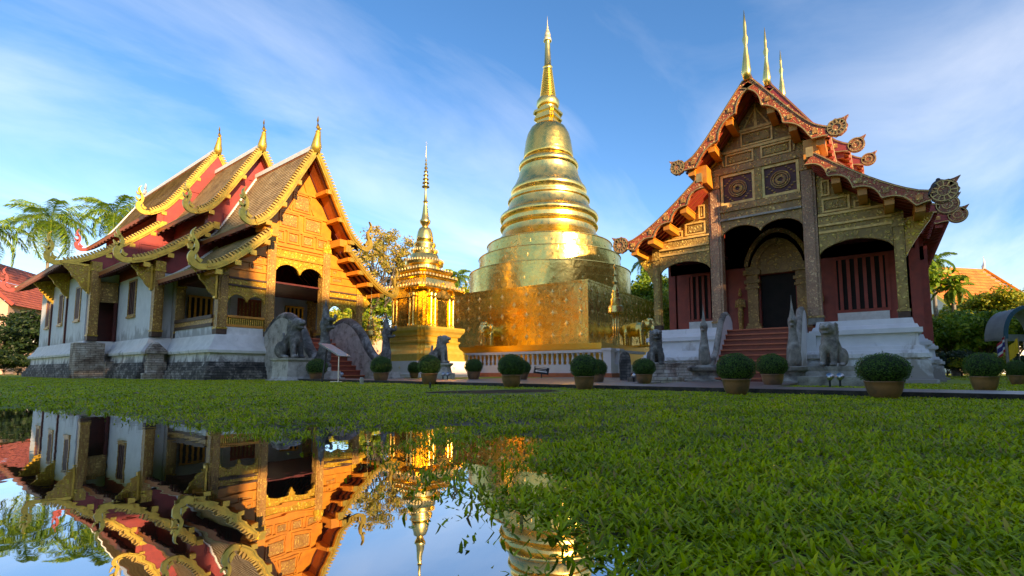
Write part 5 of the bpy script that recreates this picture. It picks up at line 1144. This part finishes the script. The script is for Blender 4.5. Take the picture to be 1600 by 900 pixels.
# added halls south of the court, unseen, sized so their roofs shade the lawn
o = gable_building('shade_hall_west', 'biggest added shade hall south of the court, outside the picture, shading the left side', (-29, -21, 0), 0, 42, 17, 10, 25.2, 'wood_dark', 'tile'); o = gable_building('shade_hall_mid', 'added shade hall of middle height south of the court, outside the picture', (-1.4, -21, 0), 0, 9, 15, 8, 18.3, 'wood_dark', 'tile', False); o = gable_building('shade_hall_east', 'lower added shade hall south of the court, outside the picture', (25.2, -21, 0), 0, 44, 12, 6, 14.0, 'wood_dark', 'tile', False)

# ================================================================== TREES
def leaf_cloud(centers, radii, n_each, size, dens_shell=.5, droop=0):
    vs = []; k = 0
    for c, r, n in zip(centers, radii, n_each):
        d = rng.normal(size=(n, 3)); d /= np.linalg.norm(d, axis=1)[:, None]; rad = rng.uniform(.15, 1, n)**dens_shell
        p = np.array(c)+d*rad[:, None]*np.array(r); nn = d*.5+np.array([0, 0, .6])+rng.normal(size=(n, 3))*.6; nn /= np.linalg.norm(nn, axis=1)[:, None]
        a = np.cross(nn, rng.normal(size=(n, 3))); a /= np.linalg.norm(a, axis=1)[:, None]; b_ = np.cross(nn, a); s = (size*rng.uniform(.6, 1.4, n))[:, None]
        vs.append(np.stack([p-a*s, p-b_*s*.45, p+a*s, p+b_*s*.45], 1).reshape(-1, 3))
    v = np.concatenate(vs); return v, np.arange(len(v)).reshape(-1, 4)
def tree(label, x, y, h, crown, leafn, size, lmat, cat='tree', trunk_r=.3, fork=.35, group=None, seed=0, twig=True, clump=(.16, .3), shell=.6, name='tree', nb=26, z0=0):
    """trunk with forking limbs and leaf clumps carried at the branch ends; crown=(rx,ry,rz,cz)"""
    rs = np.random.default_rng(seed); o = thing(name, label, cat, (x, y, z0), 0, group); q = MB(); rx, ry, rz, cz = crown
    zf = h*fork; q.tube([(0, 0, 0), (.1*trunk_r, .2*trunk_r, zf*.5), (0, 0, zf)], [trunk_r*1.25, trunk_r, trunk_r*.8], 9)
    ends = []
    for k in range(nb):
        d = rs.normal(size=3); d /= np.linalg.norm(d); d[2] = abs(d[2])*1.0-.25; rr = rs.uniform(.55, .95); e = np.array([d[0]*rx*rr, d[1]*ry*rr, cz+d[2]*rz*rr])
        b0 = np.array([0, 0, zf*rs.uniform(.75, 1.02)]); mid = b0*.45+e*.55+np.array([0, 0, -.06*h*rs.uniform(0, 1)])+rs.normal(size=3)*.03*h
        q.tube([b0, b0*.75+mid*.25+rs.normal(size=3)*.02*h, mid, e], [trunk_r*.42, trunk_r*.32, trunk_r*.2, trunk_r*.05], 6); ends.append(e)
        if twig:
            for j in range(3): e2 = e+rs.normal(size=3)*np.array([rx, ry, rz])*.18; q.tube([mid*.4+e*.6, e2], [trunk_r*.09, trunk_r*.02], 4); ends.append(e2)
    q.build('trunk', 'bark', o); C = ends; rad = [np.array([rx, ry, rz*.75])*rs.uniform(*clump) for _ in C]; n = [int(leafn/len(C)*rs.uniform(.5, 1.5)) for _ in C]
    v, f = leaf_cloud(C, rad, n, size, shell); me = np_mesh('crown', [(v, f, 0)], [lmat]); co = bpy.data.objects.new('crown', me); COL.objects.link(co); co.parent = o; return o
def T_at(px_, py_top, D): p = at_depth(px_, py_top, D); return p[0], p[1], p[2]
# sparse yellowing tree behind the gap
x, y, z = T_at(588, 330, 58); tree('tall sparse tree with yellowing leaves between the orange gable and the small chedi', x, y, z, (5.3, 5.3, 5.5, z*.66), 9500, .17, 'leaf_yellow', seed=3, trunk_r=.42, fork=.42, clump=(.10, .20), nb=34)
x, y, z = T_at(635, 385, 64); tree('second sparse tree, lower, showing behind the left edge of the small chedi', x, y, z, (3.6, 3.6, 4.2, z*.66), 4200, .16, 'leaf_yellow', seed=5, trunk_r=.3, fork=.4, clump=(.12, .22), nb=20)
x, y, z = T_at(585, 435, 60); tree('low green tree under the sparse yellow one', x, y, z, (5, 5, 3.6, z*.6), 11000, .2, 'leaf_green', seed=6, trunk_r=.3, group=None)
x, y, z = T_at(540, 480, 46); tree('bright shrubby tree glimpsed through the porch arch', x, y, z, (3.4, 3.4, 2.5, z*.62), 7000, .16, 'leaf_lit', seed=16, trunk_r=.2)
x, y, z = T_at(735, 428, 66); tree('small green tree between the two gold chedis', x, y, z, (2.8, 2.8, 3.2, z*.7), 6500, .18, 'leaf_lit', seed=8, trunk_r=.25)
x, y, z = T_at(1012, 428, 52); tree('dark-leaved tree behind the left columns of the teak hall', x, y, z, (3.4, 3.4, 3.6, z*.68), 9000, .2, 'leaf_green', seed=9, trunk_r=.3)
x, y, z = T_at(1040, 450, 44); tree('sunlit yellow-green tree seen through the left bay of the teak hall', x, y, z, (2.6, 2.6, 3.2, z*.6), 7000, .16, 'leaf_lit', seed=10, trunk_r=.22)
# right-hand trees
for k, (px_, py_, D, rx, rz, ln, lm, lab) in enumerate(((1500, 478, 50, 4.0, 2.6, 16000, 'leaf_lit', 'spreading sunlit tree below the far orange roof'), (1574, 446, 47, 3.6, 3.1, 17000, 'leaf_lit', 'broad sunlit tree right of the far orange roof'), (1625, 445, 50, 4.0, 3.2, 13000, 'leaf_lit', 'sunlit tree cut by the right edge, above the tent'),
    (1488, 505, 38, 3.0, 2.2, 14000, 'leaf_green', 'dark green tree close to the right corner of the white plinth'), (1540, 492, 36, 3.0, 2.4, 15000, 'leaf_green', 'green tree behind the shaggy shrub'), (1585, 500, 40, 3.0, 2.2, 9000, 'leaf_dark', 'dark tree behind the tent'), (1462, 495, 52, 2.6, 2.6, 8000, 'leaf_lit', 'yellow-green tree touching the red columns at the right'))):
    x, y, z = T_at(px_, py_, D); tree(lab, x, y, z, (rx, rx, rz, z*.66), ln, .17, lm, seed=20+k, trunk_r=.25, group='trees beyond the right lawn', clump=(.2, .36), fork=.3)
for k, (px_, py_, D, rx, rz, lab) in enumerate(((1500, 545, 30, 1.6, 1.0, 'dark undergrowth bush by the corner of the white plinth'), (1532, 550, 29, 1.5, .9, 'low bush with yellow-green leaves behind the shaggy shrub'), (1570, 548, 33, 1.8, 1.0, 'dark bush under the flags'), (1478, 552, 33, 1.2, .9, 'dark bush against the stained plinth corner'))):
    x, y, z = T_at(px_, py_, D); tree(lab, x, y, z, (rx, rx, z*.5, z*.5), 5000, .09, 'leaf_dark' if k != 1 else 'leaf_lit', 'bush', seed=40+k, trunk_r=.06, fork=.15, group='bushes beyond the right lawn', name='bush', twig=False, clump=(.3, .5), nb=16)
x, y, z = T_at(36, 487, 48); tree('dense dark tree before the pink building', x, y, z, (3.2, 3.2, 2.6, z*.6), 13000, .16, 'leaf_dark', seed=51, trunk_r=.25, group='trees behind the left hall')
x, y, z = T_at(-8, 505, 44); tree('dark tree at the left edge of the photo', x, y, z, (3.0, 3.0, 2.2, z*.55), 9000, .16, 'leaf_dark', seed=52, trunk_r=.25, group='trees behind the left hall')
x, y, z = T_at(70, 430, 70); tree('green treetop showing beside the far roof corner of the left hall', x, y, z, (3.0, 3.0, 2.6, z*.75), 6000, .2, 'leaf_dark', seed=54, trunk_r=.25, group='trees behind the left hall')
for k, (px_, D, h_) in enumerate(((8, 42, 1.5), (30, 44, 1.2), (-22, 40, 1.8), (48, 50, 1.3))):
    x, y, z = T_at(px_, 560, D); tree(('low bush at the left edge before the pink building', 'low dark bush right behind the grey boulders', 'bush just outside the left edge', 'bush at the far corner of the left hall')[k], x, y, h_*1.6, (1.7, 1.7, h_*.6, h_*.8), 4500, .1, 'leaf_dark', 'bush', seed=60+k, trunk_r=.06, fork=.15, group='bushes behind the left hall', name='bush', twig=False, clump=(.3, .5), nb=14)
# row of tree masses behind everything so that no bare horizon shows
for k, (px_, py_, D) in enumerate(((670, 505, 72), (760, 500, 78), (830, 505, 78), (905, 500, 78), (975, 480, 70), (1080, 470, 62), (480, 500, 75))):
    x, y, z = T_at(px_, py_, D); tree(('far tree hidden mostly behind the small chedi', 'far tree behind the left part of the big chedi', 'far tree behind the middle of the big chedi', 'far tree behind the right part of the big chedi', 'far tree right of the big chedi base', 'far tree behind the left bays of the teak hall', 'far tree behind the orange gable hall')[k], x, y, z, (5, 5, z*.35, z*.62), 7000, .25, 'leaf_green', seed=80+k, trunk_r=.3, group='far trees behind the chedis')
# unseen trees added to give the gold sheets dark reflections
for k, (x, y, h_) in enumerate(((-18, 34, 12), (-24, 20, 13), (-22, 46, 14), (-30, 5, 13), (62, 3, 13), (53, 7, 13), (59, 1, 13))):
    tree(('added broad tree west of the court, outside the picture', 'second added broad tree west of the court', 'added tall tree northwest of the court', 'added tree behind the camera', 'added tree east of the teak hall, outside the picture', 'tall tree hidden behind the teak hall', 'second tall tree hidden behind the teak hall')[k], x, y, h_, (5.5, 5.5, 4, h_*.65), 7000, .3, 'leaf_green', seed=90+k, trunk_r=.4, group='added trees outside the picture')
# palms
def frond(L, drop, nleaf, wleaf, lleaf, seed):
    rs = np.random.default_rng(seed); pts = []
    for i in range(13):
        t_ = i/12; pts.append(np.array([L*(t_-.18*drop*t_*t_), 0, L*(.62*t_-(.55+.55*drop)*t_*t_)]))
    V = []; F = []
    for i in range(12):
        w = .05*(1-i/12)+.012; a, b_ = pts[i], pts[i+1]; o = len(V); V += [a+[0, w, 0], b_+[0, w*.9, 0], b_-[0, w*.9, 0], a-[0, w, 0]]; F.append((o, o+1, o+2, o+3))
    for k in range(nleaf):
        t_ = .12+.88*k/nleaf; i = min(int(t_*12), 11); p = pts[i]+(pts[i+1]-pts[i])*(t_*12-i); ln = lleaf*math.sin(math.pi*(.12+.82*t_))**.6
        for s in (-1, 1):
            dirv = np.array([.45+rs.normal()*.08, s*(.75+rs.normal()*.08), -.12+rs.normal()*.12]); tip = p+dirv*ln+np.array([0, 0, -ln*.45]); mid = p+dirv*ln*.55+np.array([0, 0, .02]); o = len(V); w = wleaf
            V += [p+[w, 0, 0], p-[w, 0, 0], mid-[w, 0, 0], mid+[w, 0, 0], tip]; F += [(o, o+1, o+2, o+3)]; F += [(o+3, o+2, o+4)]
    return V, F
def palm(label, px_, py_c, D, Lf, nf=17, seed=0, lean=(0, 0), group='tall feather palms behind the halls', name='palm_tree'):
    x, y, z = T_at(px_, py_c, D); o = thing(name, label, 'palm tree', (x, y, 0), 0, group); q = MB(); q.tube([(lean[0]*(t_-1)**2*-1, lean[1]*(t_-1)**2*-1, z*t_) for t_ in (0, .25, .5, .75, .96)], [.3, .24, .2, .17, .14], 10); q.build('trunk', 'bark_palm', o)
    V = []; F = []; rs = np.random.default_rng(seed)
    for k in range(nf):
        a = 2.399*k+rs.uniform(-.2, .2); lv = k/nf; fv, ff = frond(Lf*rs.uniform(.85, 1.1), .3+.9*lv, 52, .045, Lf*.30, seed*50+k); el = R(58-95*lv); ca, sa = math.cos(a), math.sin(a); ce, se = math.cos(el-.35), math.sin(el-.35); off = len(V)
        for p in fv:
            x1 = p[0]*ce-p[2]*se; z1 = p[0]*se+p[2]*ce; V.append((x1*ca-p[1]*sa, x1*sa+p[1]*ca, z1+z))
        F += [tuple(i+off for i in f) for f in ff]
    me = bpy.data.meshes.new('fronds'); me.from_pydata([tuple(map(float, v)) for v in V], [], F); me.materials.append(M['leaf_palm']); co = bpy.data.objects.new('crown', me); COL.objects.link(co); co.parent = o
    q = MB(); ell(q, (0, 0, z-.3), (.2, .2, .5), 10); q.build('crown_shaft', 'leaf_core' if False else 'leaf_lit', o, smooth=True); return o
palm('palm with a full drooping crown left of the far roof tail', 80, 346, 62, 5.4, 24, 1); palm('palm whose fronds show above the slope of the rear roof', 180, 335, 66, 4.8, 22, 2); palm('palm at the left edge with only its right fronds in view', -22, 362, 58, 4.6, 18, 3)
palm('small palm between the two chedis', 715, 432, 66, 2.4, 13, 4, name='palm_tree'); palm('palm frond tip showing under the right eave of the teak hall', 1456, 408, 50, 2.2, 13, 5); palm('young palm in the trees below the far orange roof', 1488, 452, 44, 1.7, 12, 6)
palm('palm fronds left of the teak hall above the golden umbrella', 1012, 408, 60, 2.6, 12, 7)

# ================================================================== GRASS
def build_grass():
    N1, N2 = 56000, 84000
    lnD = np.concatenate([np.log(.55)+rng.random(N1)*(math.log(2.6)-math.log(.55)), np.log(2.6)+rng.random(N2)*(math.log(34)-math.log(2.6))])
    keep = np.ones(len(lnD), bool); D = np.exp(lnD); keep[:N1] = rng.random(N1) < np.clip((D[:N1]/1.6)**1.2, .12, 1)
    D = D[keep]; lat = (rng.random(len(D))*2-1)*(1.30*D+.8)
    x = D*_fw[0]+lat*_Rt[0]; y = D*_fw[1]+lat*_Rt[1]
    z = ground_z(x, y); sd_ = sdpoly(x, y, PUD)
    ok = (z > -.016-.016*rng.random(len(x)))
    ok &= ~((x > path_near(y)-.02) & (x < path_near(y)+1.77) & (y < 19.2))
    ok &= ~((x > 10.85) & (x < 17.4) & (y > 1.8) & (y < 5.0)); ok &= ~((x > 11.1) & (y > 5.4) & (y < 14.6)); ok &= ~((x > 10.8) & (y > 14.7)); ok &= ~((x > 18.8) & (y > -2.5)); ok &= ~((x > 8.1) & (y > 22)); ok &= ~((x > 5.9) & (y > 31))
    ok &= ~((np.hypot((x-EARTH[0])/1.5, (y-EARTH[1])/1.1) < 1) & (rng.random(len(x)) > .12))
    ok &= ~((gnoise(x*2.2+5, y*2.2) > .38) & (D < 3.5) & (rng.random(len(x)) > .22))
    # sparse where the water stands
    wet = np.clip((z+.018)/.022, 0, 1); ok &= rng.random(len(x)) < np.where(sd_ > .2, .5, .12)+.5*wet**1.8
    x, y, z, D = x[ok], y[ok], z[ok], D[ok]; nb = 5; n = len(x)*nb
    X = np.repeat(x, nb); Y = np.repeat(y, nb); Z = np.repeat(z, nb); DD = np.repeat(D, nb)
    sc = np.clip((DD/3.2)**.8, 1, 4.2); j = .018*sc; X = X+rng.normal(size=n)*j; Y = Y+rng.normal(size=n)*j
    az = rng.uniform(0, 2*math.pi, n); L = rng.uniform(.022, .052, n)*np.interp(DD, [0, 4, 9], [1, 1.05, .8]); w = rng.uniform(.0028, .0056, n)*sc; tilt = rng.uniform(.35, 1.4, n)
    curl = rng.uniform(.1, .7, n); dx_, dy_ = np.cos(az), np.sin(az); px_, py_ = -dy_, dx_
    base = np.stack([X, Y, np.maximum(Z, -.012)-.003], -1); side = np.stack([px_, py_, np.zeros(n)], -1); hd = np.stack([dx_, dy_, np.zeros(n)], -1); up = np.array([0, 0, 1.])
    def pt(t_): a = tilt+curl*t_; return base+hd*(L*t_*np.sin(np.clip(a, 0, 1.62)))[:, None]+up*(L*t_*np.cos(np.clip(a, 0, 1.62)))[:, None]
    p0, p1, p2, p3 = pt(0), pt(.35), pt(.72), pt(1.0); W_ = w[:, None]
    v = np.stack([p0-side*W_*.6, p0+side*W_*.6, p1-side*W_, p1+side*W_, p2-side*W_*.8, p2+side*W_*.8, p3], 1).reshape(-1, 3)
    i = np.arange(n)*7; f4 = np.concatenate([np.stack([i, i+1, i+3, i+2], -1), np.stack([i+2, i+3, i+5, i+4], -1)]); f3 = np.stack([i+4, i+5, i+6], -1)
    me = bpy.data.meshes.new('grass'); nl = f4.size+f3.size; nfc = len(f4)+len(f3)
    me.vertices.add(len(v)); me.vertices.foreach_set('co', v.ravel()); me.loops.add(nl); me.loops.foreach_set('vertex_index', np.concatenate([f4.ravel(), f3.ravel()]))
    me.polygons.add(nfc); me.polygons.foreach_set('loop_start', np.concatenate([np.arange(len(f4))*4, f4.size+np.arange(len(f3))*3])); me.polygons.foreach_set('loop_total', np.concatenate([np.full(len(f4), 4), np.full(len(f3), 3)]))
    me.update(calc_edges=True)
    m, t, b = newmat('grass_blade'); g = t.nodes.new('ShaderNodeNewGeometry')
    c = ramp(t, g.outputs['Random Per Island'], [(0, (.14, .20, .002)), (.3, (.38, .48, .003)), (.8, (.60, .68, .006)), (.92, (.74, .68, .02)), (.96, (.60, .42, .12)), (1, (.45, .28, .10))])
    pat = ramp(t, noise(t, tcoord(t), 1.6, 4), [(.32, (.62, .68, .6)), (.5, (.95, .97, .9)), (.68, (1.2, 1.08, 1)) ])
    ml = t.nodes.new('ShaderNodeMix'); ml.data_type = 'RGBA'; ml.blend_type = 'MULTIPLY'; ml.inputs[0].default_value = 1; t.links.new(c, ml.inputs[6]); t.links.new(pat, ml.inputs[7]); c = ml.outputs[2]
    t.links.new(c, b.inputs['Base Color']); b.inputs['Roughness'].default_value = .45; b.inputs['Specular IOR Level'].default_value = .25
    ts = t.nodes.new('ShaderNodeBsdfTranslucent'); t.links.new(c, ts.inputs[0]); ms = t.nodes.new('ShaderNodeMixShader'); ms.inputs[0].default_value = .42
    t.links.new(b.outputs[0], ms.inputs[1]); t.links.new(ts.outputs[0], ms.inputs[2]); t.links.new(ms.outputs[0], [q_ for q_ in t.nodes if q_.type == 'OUTPUT_MATERIAL'][0].inputs[0])
    me.materials.append(m); o = bpy.data.objects.new('grass', me); COL.objects.link(o); tag(o, 'broad-bladed green lawn grass growing out of the puddle edge', 'grass', kind='stuff')
build_grass()
# a few fallen leaves
for k, (px_, py_) in enumerate(((1250, 702), (212, 618), (325, 888), (48, 607))):
    p = on('z', .03, px_, py_); s = .022 if k in (0, 2) else .06; q = MB(); z = .07 if k != 2 else .004; vs = [(s*math.cos(a)*1.2, s*.6*math.sin(a), z+.01*math.cos(2*a)) for a in [2*math.pi*i/12 for i in range(12)]]
    q.add([(x_, y_, z_) for x_, y_, z_ in vs]+[(x_, y_, z_-.004) for x_, y_, z_ in vs], [tuple(range(12)), tuple(range(23, 11, -1))]+[(i, i+12, (i+1) % 12+12, (i+1) % 12) for i in range(12)])
    tag(q.build('fallen_leaf', simple('dry_leaf', (.32, .24, .18), (.22, .14, .1), .6), None, loc=(p[0], p[1], 0), rotz=k*1.1), ('dry leaf lying in the near lawn at the right', 'dry leaf on the lawn below the side door of the left hall', 'grey leaf floating on the water at the bottom', 'dry leaf on the lawn near the left edge')[k], 'leaf', 'fallen leaves')
